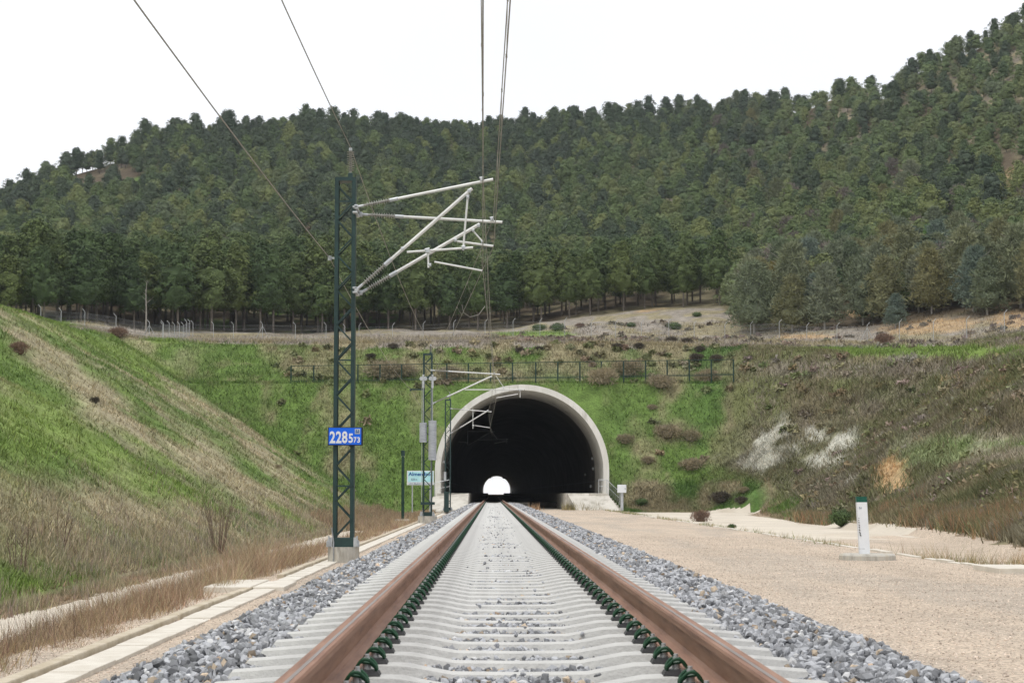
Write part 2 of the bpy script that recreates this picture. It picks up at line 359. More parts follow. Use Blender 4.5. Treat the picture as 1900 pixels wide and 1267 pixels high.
def ground_color(X, Y, Z):
    px, py = proj(X, Y, Z)
    n1 = fbm(X/3.2, Y/5.5, 20, 5); n2 = fbm(X/1.1, Y/1.6, 28, 4); n3 = fbm(X/11, Y/16, 33, 4); n4 = fbm(X/.5, Y/.5, 40, 2)
    shp = np.shape(X)+(3,); c = np.zeros(shp)+G_MID
    t_ = toeR(Y)
    rgt = (X > 8) & (Y < 170)
    c = np.where(rgt[..., None], mixc(mixc(G_DRK*1.2+np.zeros(shp), G_MID, sst(.4, .6, n3)), TAN2*.9, sst(.50, .68, n1)*.8), c)
    # left bank: green with dry diagonal bands
    left = (X < -7.7) & (Y < 300)
    cl = mixc(G_BRI+np.zeros(shp), G_MID, sst(.4, .65, n3))
    band = np.zeros_like(X)
    for (cx, cy, rx, ry, an, a) in [(180, 740, 250, 34, 38, 1.0), (430, 905, 210, 40, 33, 1.1), (385, 745, 110, 32, 14, 1.2), (60, 640, 90, 22, 30, .8), (470, 820, 150, 34, 52, .9),
                                    (130, 950, 200, 60, 15, .9), (340, 985, 240, 42, 10, 1.1), (560, 965, 120, 30, 10, .9), (20, 905, 90, 40, 20, .8), (280, 830, 120, 20, 42, .7), (480, 660, 60, 18, 10, .5)]:
        band = np.maximum(band, a*blob(px, py, cx, cy, rx, ry, an))
    cl = mixc(cl, TAN+np.zeros(shp), np.clip(sst(.0, 1.15, band*.68+(n1-.5)*1.7+(n2-.5)*.8+.27)*1.0, 0, .92))
    purp = np.maximum.reduce([blob(px, py, 330, 1010, 300, 55, -6), blob(px, py, 90, 985, 130, 60, 10)*1.0, blob(px, py, 560, 1000, 120, 22, -5)])
    cl = mixc(cl, mixc(PURP*.95+np.zeros(shp), TAN2, sst(.4, .6, n1)), sst(.2, .95, purp*.8+(n2-.5)*1.1)*.75)
    gre = np.maximum.reduce([blob(px, py, 60, 800, 90, 120, 20), blob(px, py, 40, 1095, 60, 30), blob(px, py, 240, 660, 170, 16, 22), blob(px, py, 330, 870, 170, 10, 34), blob(px, py, 540, 960, 70, 10, 30)])
    cl = mixc(cl, G_BRI*1.0+np.zeros(shp), sst(.2, .9, gre*.9+(n1-.5)*.7)*.85)
    c = np.where(left[..., None], cl, c)
    # portal face
    face = (Y > 157) & (X > -27) & (X < 24) & (Z > -1.2) & (Y < 190)
    cf = mixc(G_DRK*1.15+np.zeros(shp), G_MID, sst(.35, .6, n3))
    cf = mixc(cf, TAN2+np.zeros(shp), sst(.50, .76, n1*.75+n2*.3)*.85)
    cf = mixc(cf, BRN*1.2+np.zeros(shp), sst(.60, .75, n2)*.45)
    up = sst(10.3, 11.2, Z); cf = mixc(cf, TAN2*.95, up*sst(.38, .65, n1)*.6)
    cf = mixc(cf, TAN2+np.zeros(shp), sst(9.6, 10.2, Z)*sst(14, 9, X*0+np.abs(Z-10)*14)*0.0)
    wf = sst(-30, -22, X+n1*6)*sst(157, 162, Y)
    c = np.where((Y > 157)[..., None], mixc(c, cf, np.where(face, wf, 0)), c)
    # right scrub slope
    right = (X > 8) & (Y < 186) & (Z > -.8)
    bound = np.interp(py, [600, 650, 700, 800, 860, 905, 940], [1365, 1380, 1345, 1325, 1335, 1430, 1500])
    wr = sst(-25, 25, px-bound+(n1-.5)*120)*right
    cr = mixc(BRN+np.zeros(shp), BRN*C(.85, 1.05, .75), sst(.4, .6, n1)); cr = mixc(cr, PURP*.8, sst(.5, .72, n3)*.7)
    chk = np.maximum.reduce([1.15*blob(px, py, 1422, 842, 58, 44, -25), blob(px, py, 1442, 798, 18, 32, 20), blob(px, py, 1545, 812, 64, 26, 12)*.95, blob(px, py, 1525, 856, 76, 18, 10)*.9, blob(px, py, 1570, 890, 45, 10, 8)*.7, blob(px, py, 1600, 680, 14, 5, -30)])
    cr = mixc(cr, CHALK+np.zeros(shp), sst(.36, .72, chk*.8+(n2-.5)*1.5)*.88)
    cr = mixc(cr, PURP+np.zeros(shp), sst(.3, .7, blob(px, py, 1600, 684, 260, 20)+(n1-.5)*.5)*.8)
    org = np.maximum.reduce([blob(px, py, 1655, 882, 40, 34, -20)*1.3, blob(px, py, 1760, 707, 40, 9, 3)*.8, blob(px, py, 1860, 712, 40, 9, 3)*.8])
    cr = mixc(cr, ORG+np.zeros(shp), sst(.4, .65, org*.9+(n2-.5)*.6))
    bench = np.clip(np.maximum(sst(1635, 1690, px+(n1-.5)*60)*sst(800, 818, py)*sst(885, 850, py+(n2-.5)*50-(px-1700)*.22), 0)*(X > 10)*(Y < 130), 0, 1)
    cr = mixc(cr, mixc(C(.36, .32, .25)+np.zeros(shp), G_MID*1.15, np.clip(.7*sst(.56, .66, n3)+.8*blob(px, py, 1860, 826, 70, 10), 0, 1)), bench*.95)
    c = mixc(c, cr, wr)
    # plateau behind the crest
    crest = (H_nat_mask(X, Y, Z)) & (Y > 95) & ~((X > -27) & (X < 30) & (Y < 182.5))
    cp = mixc(DRY+np.zeros(shp), TAN2, sst(.45, .6, n1)); 
    strip = np.maximum.reduce([blob(px, py, 1700, 652, 230, 11, 0), blob(px, py, 990, 620, 90, 6), blob(px, py, 330, 640, 170, 8, 3), blob(px, py, 40, 588, 110, 26, 15)*1.3, blob(px, py, 1850, 665, 90, 22)])
    cp = mixc(cp, G_BRI*.95+np.zeros(shp), sst(.35, .6, strip+(n1-.5)*.5))
    og = np.maximum.reduce([blob(px, py, 1720, 605, 110, 17, -4), blob(px, py, 1880, 590, 50, 26), blob(px, py, 1330, 553, 40, 10, -10), blob(px, py, 1615, 487, 18, 14), blob(px, py, 1260, 565, 90, 6, -10), blob(px, py, 1500, 625, 60, 5), blob(px, py, 1668, 345, 14, 30), blob(px, py, 1880, 330, 22, 26), blob(px, py, 1590, 580, 40, 8)])
    cp = mixc(cp, ORG+np.zeros(shp), sst(.4, .62, og+(n2-.5)*.5)*.85)
    under = sst(-4, 4, Y-tree_start(px)); lit = mixc(LITTER+np.zeros(shp), BRN*1.1, sst(.4, .6, n3))
    hillc = mixc(lit, mixc(PURP*.75+np.zeros(shp), TAN2, sst(.4, .6, n2)), sst(.48, .6, n3)*sst(20, 60, Y-tree_start(px)))
    ogh = np.maximum.reduce([blob(px, py, 1615, 487, 18, 14), blob(px, py, 1668, 345, 14, 30), blob(px, py, 1880, 330, 22, 26), blob(px, py, 1590, 580, 40, 8)])
    hillc = mixc(hillc, ORG*.9+np.zeros(shp), sst(.4, .6, ogh+(n2-.5)*.4)*.8)
    cp = mixc(cp, hillc, under)
    c = np.where(crest[..., None], cp, c)
    # floor strips
    fl = (X > -7.9) & (X < t_+.2) & (Y < 158) 
    soil = mixc(C(.30, .23, .16)+np.zeros(shp), BRN*1.3, sst(.4, .6, n2))
    c = np.where(fl[..., None], soil, c)
    grassy = (X > 8.5) & (Z < 1.5) & (Y > 155) & (Y < 166) & (px < 1440)
    c = np.where(grassy[..., None], mixc(G_DRK*1.2+np.zeros(shp), TAN2*.9, sst(.48, .68, n1)), c)
    return c*(.86+.28*n4[..., None])
def H_nat_mask(X, Y, Z):
    return natural(X, Y)-Z < np.where(X < -15, .12, .8)

# grid
def lines(segs):
    out = [segs[0][0]]
    for a, b_, st in segs:
        n = max(1, int(round((b_-a)/st))); out += list(np.linspace(a, b_, n+1)[1:])
    return np.array(out)
gx = lines([(-2500, -700, 300), (-700, -260, 22), (-260, -80, 3.2), (-80, -34, 1.3), (-34, -8.4, .42), (-8.4, -5.7, .15), (-5.7, 8.4, .36), (8.4, 9.6, .15), (9.6, 13, .34), (13, 15, .2), (15, 20, .36), (20, 46, .55), (46, 120, 1.7), (120, 260, 3.2), (260, 700, 22), (700, 2500, 300)])
gy = lines([(-300, -40, 30), (-40, 5, 3), (5, 60, .5), (60, 155, .6), (155, 186, .38), (186, 300, 1.3), (300, 680, 3.0), (680, 1000, 8), (1000, 3200, 200)])
GX, GY = np.meshgrid(gx, gy, indexing='ij')
GZ = H(GX, GY)
far = (np.abs(GX) > 400)
gc = ground_color(GX, GY, GZ)
nx, ny = GX.shape
idx = np.arange(nx*ny).reshape(nx, ny)
q = np.stack([idx[:-1, :-1], idx[1:, :-1], idx[1:, 1:], idx[:-1, 1:]], -1).reshape(-1, 4)
V = np.stack([GX, GY, GZ], -1).reshape(-1, 3); CC = gc.reshape(-1, 3)
cen = V[q].mean(1); cX, cY, cZ = cen.T
inside = ((((cX-CX)**2+(cZ-CZ)**2 < 6.7**2) & (cZ >= CZ)) | ((np.abs(cX-CX) < 6.7) & (cZ < CZ) & (cZ > -1.05))) & (cY > 160.1) & (cY < 990)
edge = (fbm(cX/.8, cY/3, 50, 3)-.5)
pavL = (cX < -5.45+edge*1.0) & (cX > -7.38+edge*1.1) & (cY < 118) & (cY > -10)
tR = toeR(cY)
pavR = ((cX > 9.15+edge*.5) & (cX < tR-.15+edge*1.2-1.2*sst(110, 150, cY)) & (cY < 157.6+edge) & (cY > 63+edge*8+(cX-9)*1.5)) | ((cX > 9.15) & (cX < tR+.3+edge) & (cY > 150) & (cY < 157.6+edge*.6))
grv = (((cX > 2.3) & (cX < 8.85+edge*.35)) | ((cX < -2.2) & (cX > -4.5+edge*.4))) & (cY < 160.4) & (cY > -30)
grv |= (cX >= 8.7) & (cX < tR-.15+edge*1.2) & (cY < 90) & (cY > -10)
grv &= ~((cX > 8.0) & (cY > 157))
patch = sst(.5, .62, fbm(cX/2.5, cY/2.5, 55, 3))
def sub(name, mask, mat, colr, kind='structure', lab=None, cat=None):
    qq = q[mask]; u, inv = np.unique(qq, return_inverse=True)
    me = npmesh(name, V[u], inv.reshape(-1, 4), mat, colr[u], smooth=True); o = link(name, me)
    return tag(o, lab, cat, kind=kind)
paveC = C(.60, .54, .45)*(.9+.2*fbm(V[:, 0]/2, V[:, 1]/4, 60, 4)[:, None])
paveC = mixc(paveC, C(.45, .38, .29)+np.zeros_like(paveC), sst(.58, .75, fbm(V[:, 0]/1.5, V[:, 1]/6, 64, 4))*.4)
gravC = C(.52, .437, .35)*(.85+.3*fbm(V[:, 0]/1.2, V[:, 1]/6, 70, 4)[:, None])
gravC = mixc(gravC, C(.38, .345, .30)+np.zeros_like(gravC), sst(.5, .7, fbm(V[:, 0]/1.0, V[:, 1]/9, 74, 4))*.45)
pav = (pavL | (pavR & (cZ < -.62))) & ~inside; grv &= ~inside & ~pav
sub("ground", ~(inside | pav | grv), M['ground'], CC, lab="grassy cutting banks, plateau and hillside around the tunnel mouth", cat="ground")
sub("gravel_path", grv, M['gravel'], gravC, lab="pinkish fine gravel strip running beside the ballast", cat="path")
sub("paved_ditch", pav, M['paved'], paveC, lab="pale paved drainage strip at the foot of the bank", cat="pavement")
# ------------------------------------------------------------------ track: ballast, sleepers, rails
YS0, YS1 = 4.0, 176.0
bed = MB((TX, 0, -.9))
prof = [(-2.78, -1.02), (-1.82, -.30), (-1.35, -.27), (-1.2, -.31), (1.2, -.31), (1.35, -.27), (2.0, -.30), (3.2, -.95)]
bed.prism([(TX+x, z) for x, z in prof]+[(TX+3.2, -1.4), (TX-2.78, -1.4)], -6, 178.0)
tag(bed.build("ballast_bed", M['ballast']), "compacted grey stone bed under the track", "ballast bed", kind='structure')
rr = np.random.RandomState(3)
def rock_bases(n=10, seed=1):
    out = []; r = np.random.RandomState(seed)
    for i in range(n):
        bm = bmesh.new(); bmesh.ops.create_icosphere(bm, subdivisions=1, radius=1)
        v = np.array([list(x.co) for x in bm.verts]); f = np.array([[x.index for x in y.verts] for y in bm.faces]); bm.free()
        v = v*(1+r.uniform(-.38, .28, (len(v), 1))); v *= np.array([1, r.uniform(.6, .95), r.uniform(.45, .8)])
        out.append((v, f))
    return out
RB = rock_bases()
def rot_rand(n, r):
    q_ = r.randn(n, 4); q_ /= np.linalg.norm(q_, axis=1)[:, None]; a, b_, c, d = q_.T
    return np.stack([1-2*(c*c+d*d), 2*(b_*c-a*d), 2*(b_*d+a*c), 2*(b_*c+a*d), 1-2*(b_*b_+d*d), 2*(c*d-a*b_), 2*(b_*d-a*c), 2*(c*d+a*b_), 1-2*(b_*b_+c*c)], -1).reshape(n, 3, 3)
def scatter(pos, size, colr, bases, r):
    n = len(pos); R = rot_rand(n, r); ch = r.randint(0, len(bases), n); Vs, Fs, Cs = [], [], []; off = 0
    for k, (bv, bf) in enumerate(bases):
        m_ = np.where(ch == k)[0]
        if not len(m_): continue
        vv = np.einsum('nij,vj->nvi', R[m_], bv)*size[m_][:, None, None]+pos[m_][:, None, :]
        ff = bf[None]+(np.arange(len(m_))*len(bv))[:, None, None]+off
        off += len(m_)*len(bv); Vs.append(vv.reshape(-1, 3)); Fs.append(ff.reshape(-1, bf.shape[1])); Cs.append(np.repeat(colr[m_], len(bv), 0))
    return np.concatenate(Vs), np.concatenate(Fs), np.concatenate(Cs)
def stone_col(n, r):
    v = r.uniform(.15, .56, n)**1.05; c = np.stack([v*.97, v*.99, v*1.035], -1)
    m_ = r.rand(n); c[m_ < .05] = c[m_ < .05]*[1.25, 1.0, .72]; c[m_ > .95] = np.stack([r.uniform(.5, .7, (m_ > .95).sum())]*3, -1); c[(m_ > .09) & (m_ < .105)] *= [1.3, .95, .65]
    return c
pz = np.array([p_[0] for p_ in prof]); pzz = np.array([p_[1] for p_ in prof])
PS, SZ = [], []
def strip(y0, y1, dens, s0, s1, x0, x1, zoff=0., jit=.03):
    n = int((y1-y0)*(x1-x0)*dens); x = rr.uniform(x0, x1, n); y = rr.uniform(y0, y1, n)
    z = np.interp(x, pz, pzz)+zoff+rr.uniform(-jit, jit, n)+.05*(fbm(x/.4, y/.4, 3, 2)-.5); PS.append(np.stack([x+TX, y, z], -1)); SZ.append(rr.uniform(s0, s1, n))
for sx0, sx1 in ((-2.95, -1.3), (1.3, 3.55)):
    strip(5, 16, 760, .019, .038, sx0, sx1); strip(16, 34, 460, .022, .042, sx0, sx1); strip(34, 70, 190, .034, .055, sx0, sx1); strip(70, 178, 85, .05, .075, sx0, sx1)
strip(5, 24, 900, .016, .03, -1.28, 1.28, .043, .012); strip(24, 70, 420, .018, .032, -1.28, 1.28, .046, .012)
n = 230; x = rr.normal(0, .36, n).clip(-1.1, 1.1); y = 5+rr.uniform(0, 1, n)**1.3*110
PS.append(np.stack([x+TX, y, np.full(n, -.222)+rr.uniform(0, .01, n)], -1)); SZ.append(rr.uniform(.008, .022, n))
n = 420; sd_ = np.where(rr.rand(n) < .5, -1, 1); x = np.where(sd_ < 0, -2.78, 2.92)+sd_*np.abs(rr.normal(0, .13, n)); y = rr.uniform(8, 80, n)
PS.append(np.stack([x+TX, y, H(x+TX, y)+.012], -1)); SZ.append(rr.uniform(.012, .032, n))
PS = np.concatenate(PS); SZ = np.concatenate(SZ)
v_, f_, c_ = scatter(PS, SZ, stone_col(len(PS), rr), RB, rr)
tag(link("ballast_stones", npmesh("ballast_stones", v_, f_, M['stone'], c_)), "angular blue-grey crushed stones heaped beside and between the sleepers", "ballast", kind='stuff')
# small gravel on the side paths
n = 26000; x = np.concatenate([rr.uniform(3.2, 8.8, n), rr.uniform(-4.5, -2.9, 9000)]); y = 7+rr.uniform(0, 1, len(x))**1.6*55
v_, f_, c_ = scatter(np.stack([x, y, H(x, y)+.002], -1), rr.uniform(.006, .017, len(x)), np.stack([rr.uniform(.32, .72, len(x))]*3, -1)*[1.1, .93, .78], RB[:4], rr)
tag(link("gravel_grit", npmesh("gravel_grit", v_, f_, M['stone'], c_)), "small pinkish pebbles loose on the gravel strips", "gravel", kind='stuff')

# sleeper: one piece of concrete, lower in the middle, narrower at the top
def sleeper_mesh():
    xs = [-1.30, -1.27, -1.0, -.60, -.50, -.30, 0, .30, .50, .60, 1.0, 1.27, 1.30]
    zt = [-.250, -.212, -.192, -.182, -.186, -.222, -.226, -.222, -.186, -.182, -.192, -.212, -.250]
    wt = [.04, .05, .054, .068, .064, .048, .044, .048, .064, .068, .054, .05, .04]
    V_, F_ = [], []
    for x_, z_, w_ in zip(xs, zt, wt):
        e = .018
        sec = [(-.15, -.40), (-w_-e, z_-.035), (-w_-e*.35, z_-.008), (-w_+e, z_), (w_-e, z_), (w_+e*.35, z_-.008), (w_+e, z_-.035), (.15, -.40)]
        V_ += [(x_, a, b_) for a, b_ in sec]
    k = 8
    for i in range(len(xs)-1):
        F_ += [(i*k+j, (i+1)*k+j, (i+1)*k+(j+1) % k, i*k+(j+1) % k) for j in range(k)]
    F_ += [tuple(range(k)), tuple(range((len(xs)-1)*k, len(xs)*k))[::-1]]
    mb = MB(); mb.add(V_, F_); return mb.mesh("sleeper", M['concrete'], True)
def clip_meshes():
    """spring clip pressing on the rail foot; +x points to the rail"""
    g = MB()
    for sy in (-1, 1):
        pts = [(.050, sy*.030, -.150), (.045, sy*.050, -.146), (.030, sy*.058, -.122), (.005, sy*.060, -.106), (-.022, sy*.060, -.112), (-.045, sy*.054, -.136), (-.052, sy*.040, -.158)]
        fine = []
        for i in range(len(pts)-1):
            for tt in (0, .5):
                p0 = Vector(pts[max(i-1, 0)]); p1 = Vector(pts[i]); p2 = Vector(pts[i+1]); p3 = Vector(pts[min(i+2, len(pts)-1)])
                fine.append(.5*((2*p1)+(-p0+p2)*tt+(2*p0-5*p1+4*p2-p3)*tt*tt+(-p0+3*p1-3*p2+p3)*tt**3))
        fine.append(Vector(pts[-1])); g.tube(fine, .0082, 7)
    g.tube([(-.052, -.040, -.158), (-.046, -.02, -.148), (-.022, -.021, -.128), (.022, -.018, -.122), (.030, 0, -.122), (.022, .018, -.122), (-.022, .021, -.128), (-.046, .02, -.148), (-.052, .040, -.158)], .009, 6)
    pl = MB(); pl.add([(-.072, -.075, -.186), (-.072, .075, -.186), (.020, .075, -.186), (.020, -.075, -.186), (-.062, -.066, -.166), (-.062, .066, -.166), (.014, .066, -.156), (.014, -.066, -.156)],
                      [(0, 1, 2, 3), (4, 5, 6, 7), (0, 1, 5, 4), (1, 2, 6, 5), (2, 3, 7, 6), (3, 0, 4, 7)])
    bo = MB(); bo.tube([(-.004, 0, -.16), (-.004, 0, -.122)], .021, 12); bo.tube([(-.004, 0, -.122), (-.004, 0, -.100)], .0165, 6); bo.tube([(-.004, 0, -.100), (-.004, 0, -.084)], .0115, 8)
    return g.mesh("clip", M['green_clip'], True), pl.mesh("clip_plate", M['plate']), bo.mesh("bolt", M['bolt'], True)
SLM = sleeper_mesh(); CM, PM_, BM_ = clip_meshes()
def flip(me, s):
    m2 = me.copy(); m2.transform(Matrix.Scale(-1, 4, (1, 0, 0))); m2.flip_normals(); return m2
CMf, PMf, BMf = flip(CM, 1), flip(PM_, 1), flip(BM_, 1)
yy = 6.02-2*.6; k = 0; RC = .7535
while yy < YS1 and k < 290:
    s = link("sleeper", SLM, loc=(TX, yy, 0)); s.rotation_euler.z = random.Random(k).uniform(-.002, .002)
    tag(s, "pale grey concrete sleeper lying across the ballast under the rusty rails", "railway sleeper", "concrete sleepers under the two rails")
    # the four fastenings stand either side of the two rail feet
    for sx, side in ((-1, 1), (-1, -1), (1, -1), (1, 1)):
        if yy > 45 and sx*side > 0: continue          # outer ones far off are hidden behind the rail
        x_ = sx*RC+side*(.075+.040); mset = (CMf, PMf, BMf) if side > 0 else (CM, PM_, BM_)
        c1 = link("clip", mset[0], s, (x_-side*.006, 0, -.026)); c1.scale = (.84, .78, .84)
        link("clip_plate", mset[1], c1); link("bolt", mset[2], c1)
    yy += .6; k += 1
# rails
def rail_prof(cx, m):
    p_ = [(-.075, -.172), (-.075, -.161), (-.02, -.142), (-.0083, -.125), (-.0083, -.052), (-.018, -.043), (-.036, -.036), (-.0362, -.013), (-.031, -.004), (-.018, -.0005)]
    p_ = p_+[(.018, -.0005)]+[(-a, b_) for a, b_ in p_[::-1][1:]]
    return [(cx+a, b_) for a, b_ in p_]
for sx, nm_ in ((-1, "left"), (1, "right")):
    cx = TX+sx*RC; r_ = MB((cx, 0, 0)); r_.prism(rail_prof(cx, 1), -8, 1000)
    ro = r_.build("rail", M['rust'], smooth=False)
    tag(ro, "rusty brown steel rail on the %s side of the track running into the tunnel" % nm_, "rail")
    ry = MB((cx, 0, 0)); x0 = cx-sx*.010; ry.box(x0-.007, x0+.007, -8, 1000, -.0005, .0012); ry.build("worn_strip", M['railtop'], ro)
    for wy in ((23.6,) if sx < 0 else (22.8,)):
        wb = MB((cx, wy, 0)); wb.prism([(cx+(a-cx)*1.07+(.004 if a > cx else -.004), b_*1.0+(.0 if b_ > -.03 else -.001)) for a, b_ in rail_prof(cx, 1) if b_ < -.03], wy-.022, wy+.022); wb.build("weld_collar", M['rust'], ro)

# cable duct with kerb on the left
du = empty("cable_duct", (-3.55, 0, -.95), "pale concrete cable duct with raised segmented kerb left of the ballast", "cable duct")
lm, km = MB((-3.55, 0, -.95)), MB((-3.55, 0, -.95)); rq = random.Random(5); y_ = 6.0
while y_ < 150:
    if not (31.0 < y_ < 32.4): 
        a = rq.uniform(-.006, .006); dz_ = rq.uniform(-.006, .006); lm.box(-3.66+a, -3.33+a, y_+.004, y_+.596, -.99, -.905+dz_, .006)
    y_ += .6
y_ = 6.0
while y_ < 150:
    a = rq.uniform(-.012, .012); lt = 3.0
    if not (30 < y_ < 33.2): km.box(-3.83+a, -3.70+a, y_+.012, y_+lt-.012, -.99, -.865+rq.uniform(-.008, .008), .014)
    y_ += lt
lm.build("duct_lid", M['lid'], du); km.build("kerb", M['kerb'], du)
mc = MB((-4.0, 32, -.95)); mc.box(-4.42, -3.70, 31.0, 33.6, -1.0, -.86, .012); mc.box(-3.68, -3.20, 31.2, 33.2, -1.0, -.87, .01)
tag(mc.build("cover_slab", M['lid']), "flat concrete chamber cover slab beside the duct near the tall mast", "cover slab")
cs = empty("kerb_line", (8.85, 60, -.8), "thin concrete kerb along the outer edge of the right gravel strip", "kerb")
kl = MB((8.85, 60, -.8)); y_ = 26.0
while y_ < 150:
    if rq.random() < .8: kl.box(8.80+rq.uniform(-.02, .02), 8.95, y_, y_+.98, -.95, -.735+rq.uniform(-.02, .012), .01)
    y_ += 1.0
kl.build("kerb", M['lid'], cs)
p_ = P(1845, 1062, 1); sl = MB((8.9, 34, -.75)); sl.box(8.35, 9.2, 33.2, 35.0, -.85, -.665, .012)
tag(sl.build("cover_slab", M['lid']), "small flat concrete slab among dry weeds at the right gravel edge", "cover slab")
# ------------------------------------------------------------------ tunnel
def arch(r, n=40, zb=-.95):
    pts = [(CX+r*math.cos(a), CZ+r*math.sin(a)) for a in np.linspace(0, PI, n+1)]
    return [(CX+r-.10, zb), (CX+r-.02, CZ-1.7)]+pts+[(CX-r+.02, CZ-1.7), (CX-r+.10, zb)]
tn = empty("tunnel", (CX, PY0, -.95), "round concrete railway tunnel mouth set in the green bank", "tunnel")
def shell(y0, y1, ri, ro, mat, name, capfront=True, inneronly=False, seg=1):
    a, b_ = arch(ri), arch(ro); n = len(a); mb = MB((CX, PY0, -.95)); vs, fs = [], []
    ys = np.linspace(y0, y1, seg+1)
    for y in ys: vs += [(x, y, z) for x, z in a]
    for s in range(seg): fs += [(s*n+i, s*n+i+1, (s+1)*n+i+1, (s+1)*n+i) for i in range(n-1)]
    mb.add(vs, fs)
    if not inneronly:
        mb.add([(x, y, z) for y in (y0, y1) for x, z in b_], [(i, i+1, n+i+1, n+i) for i in range(n-1)])
        for y in (y0, y1):
            mb.add([(x, y, z) for x, z in a]+[(x, y, z) for x, z in b_], [(i, i+1, n+i+1, n+i) for i in range(n-1)])
    return mb.build(name, mat, tn, smooth=True)
shell(PY0, PY0+13.5, RI, RO, M['portal'], "portal_ring", seg=8)
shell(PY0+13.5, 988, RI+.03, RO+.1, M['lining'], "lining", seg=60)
wl = MB((CX, PY0, -.95)); wl.box(CX-RI-.2, -1.78, PY0-2.2, 988, -.95, .555); wl.build("walkway", M['concrete2'], tn)
wl = MB((CX, PY0, -.95)); wl.box(5.75, CX+RI+.2, PY0-2.2, 988, -.95, .555); wl.build("walkway", M['concrete2'], tn)
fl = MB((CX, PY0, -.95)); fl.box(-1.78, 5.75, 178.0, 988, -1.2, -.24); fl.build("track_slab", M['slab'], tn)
f2 = MB((CX, PY0, -.95)); f2.box(3.35, 5.75, PY0-.1, 178.0, -1.2, -.735); f2.build("floor", M['concrete2'], tn)
f3 = MB((CX, PY0, -.95)); f3.box(-1.78, 3.35, 177.9, 178.2, -1.2, -.245); f3.build("end_sill", M['concrete2'], tn)
# side blocks with steps in front of the mouth
rb = MB((9, 159, -.8)); rb.box(7.6, 9.05, PY0-2.6, PY0-.06, -1.0, .55, .02)
rb.add([(5.9, PY0-2.3, .55), (5.9, PY0-2.2, -1.0), (9.0, PY0-2.3, .55), (9.0, PY0-2.2, -1.0), (6.6, PY0-4.2, -.8), (9.9, PY0-4.4, -.8)], [(0, 2, 5, 4), (0, 4, 1), (2, 3, 5), (1, 3, 5, 4)])
for i in range(7): rb.box(9.05+i*.17, 9.05+(i+1)*.17, PY0-2.5, PY0-1.2, -1.0, .55-.185*(i+1))
tag(rb.build("stepped_block", M['concrete2']), "sloping concrete block with steps at the right foot of the tunnel mouth", "steps")
lb = MB((-3, 158, -.8)); lb.box(-4.6, -3.42, PY0-2.4, PY0-.06, -1.0, .30, .02)
lb.add([(-4.6, PY0-2.3, .3), (-1.82, PY0-2.3, .55), (-4.9, PY0-5.0, -.95), (-1.82, PY0-5.6, -.6), (-4.6, PY0-2.3, -1), (-1.82, PY0-2.3, -1), (-1.82, PY0-5.6, -1), (-4.9, PY0-5, -1)], [(0, 1, 3, 2), (0, 2, 7, 4), (1, 5, 6, 3), (2, 3, 6, 7)])
tag(lb.build("wing_block", M['concrete2']), "sloping concrete block at the left foot of the tunnel mouth", "concrete block")
def railing(name, pts, label, h=1.05, bars=True):
    e = empty(name, pts[0], label, "railing"); top = MB(pts[0]); top.tube([Vector(p)+Vector((0, 0, h)) for p in pts], .026, 6); top.build("top_rail", M['galv'], e)
    md = MB(pts[0]); md.tube([Vector(p)+Vector((0, 0, h*.52)) for p in pts], .016, 6); md.build("middle_rail", M['galv'], e)
    if bars:
        ba = MB(pts[0])
        for a, b_ in zip(pts[:-1], pts[1:]):
            n_ = max(1, int((Vector(b_)-Vector(a)).length/.19))
            for i in range(1, n_): p = Vector(a).lerp(Vector(b_), i/n_); ba.tube([p+Vector((0, 0, .08)), p+Vector((0, 0, h))], .009, 5)
        ba.build("bars", M['galv'], e)
    for p in pts: q = MB(p); q.tube([p, Vector(p)+Vector((0, 0, h))], .026, 6); q.build("post", M['galv'], e)
    return e
railing("railing", [(8.35, PY0-2.5, .555), (9.0, PY0-2.5, .555), (9.95, PY0-2.5, -.35), (9.98, PY0-2.5, -.9)][:3], "galvanised handrail going down the steps right of the tunnel mouth")
railing("railing", [(-4.5, PY0-2.3, .3), (-3.3, PY0-2.3, .555)], "short galvanised handrail at the left foot of the tunnel mouth", bars=False)
hr = MB((CX, 170, 1)); 
for s in (-1, 1):
    x_ = CX+s*(RI-.14); hr = MB((x_, 165, 1.5)); hr.tube([(x_, 158.2, 1.55), (x_, 500, 1.55)], .025, 6)
    tag(hr.build("wall_handrail", M['galv']), "thin steel handrail along the %s inner wall of the tunnel" % ("left" if s < 0 else "right"), "handrail")
for i, (px, py) in enumerate([(1100.6, 869.5), (1086, 880), (1099, 850.5), (1096, 902), (823, 856.5)]):
    wv_ = ray(px, py); 
    for Y in np.arange(PY0+1, PY0+60, .5):
        if ((wv_[0]*Y-CX)**2+(CAMZ+wv_[2]*Y-CZ)**2) > (RI-.04)**2 or Y > PY0+40: break
    p = P(px, py, Y-.1); l_ = MB(p); l_.box(p.x-.09, p.x+.09, p.y-.1, p.y+.1, p.z-.11, p.z+.11, .02)
    tag(l_.build("wall_marker", M['white']), ["small white marker on the right tunnel wall just above the walkway", "small white marker deeper along the right tunnel wall", "upper small white marker on the right tunnel wall", "lowest small white marker on the right tunnel wall near the handrail", "small white marker on the left tunnel wall"][i], "wall marker")
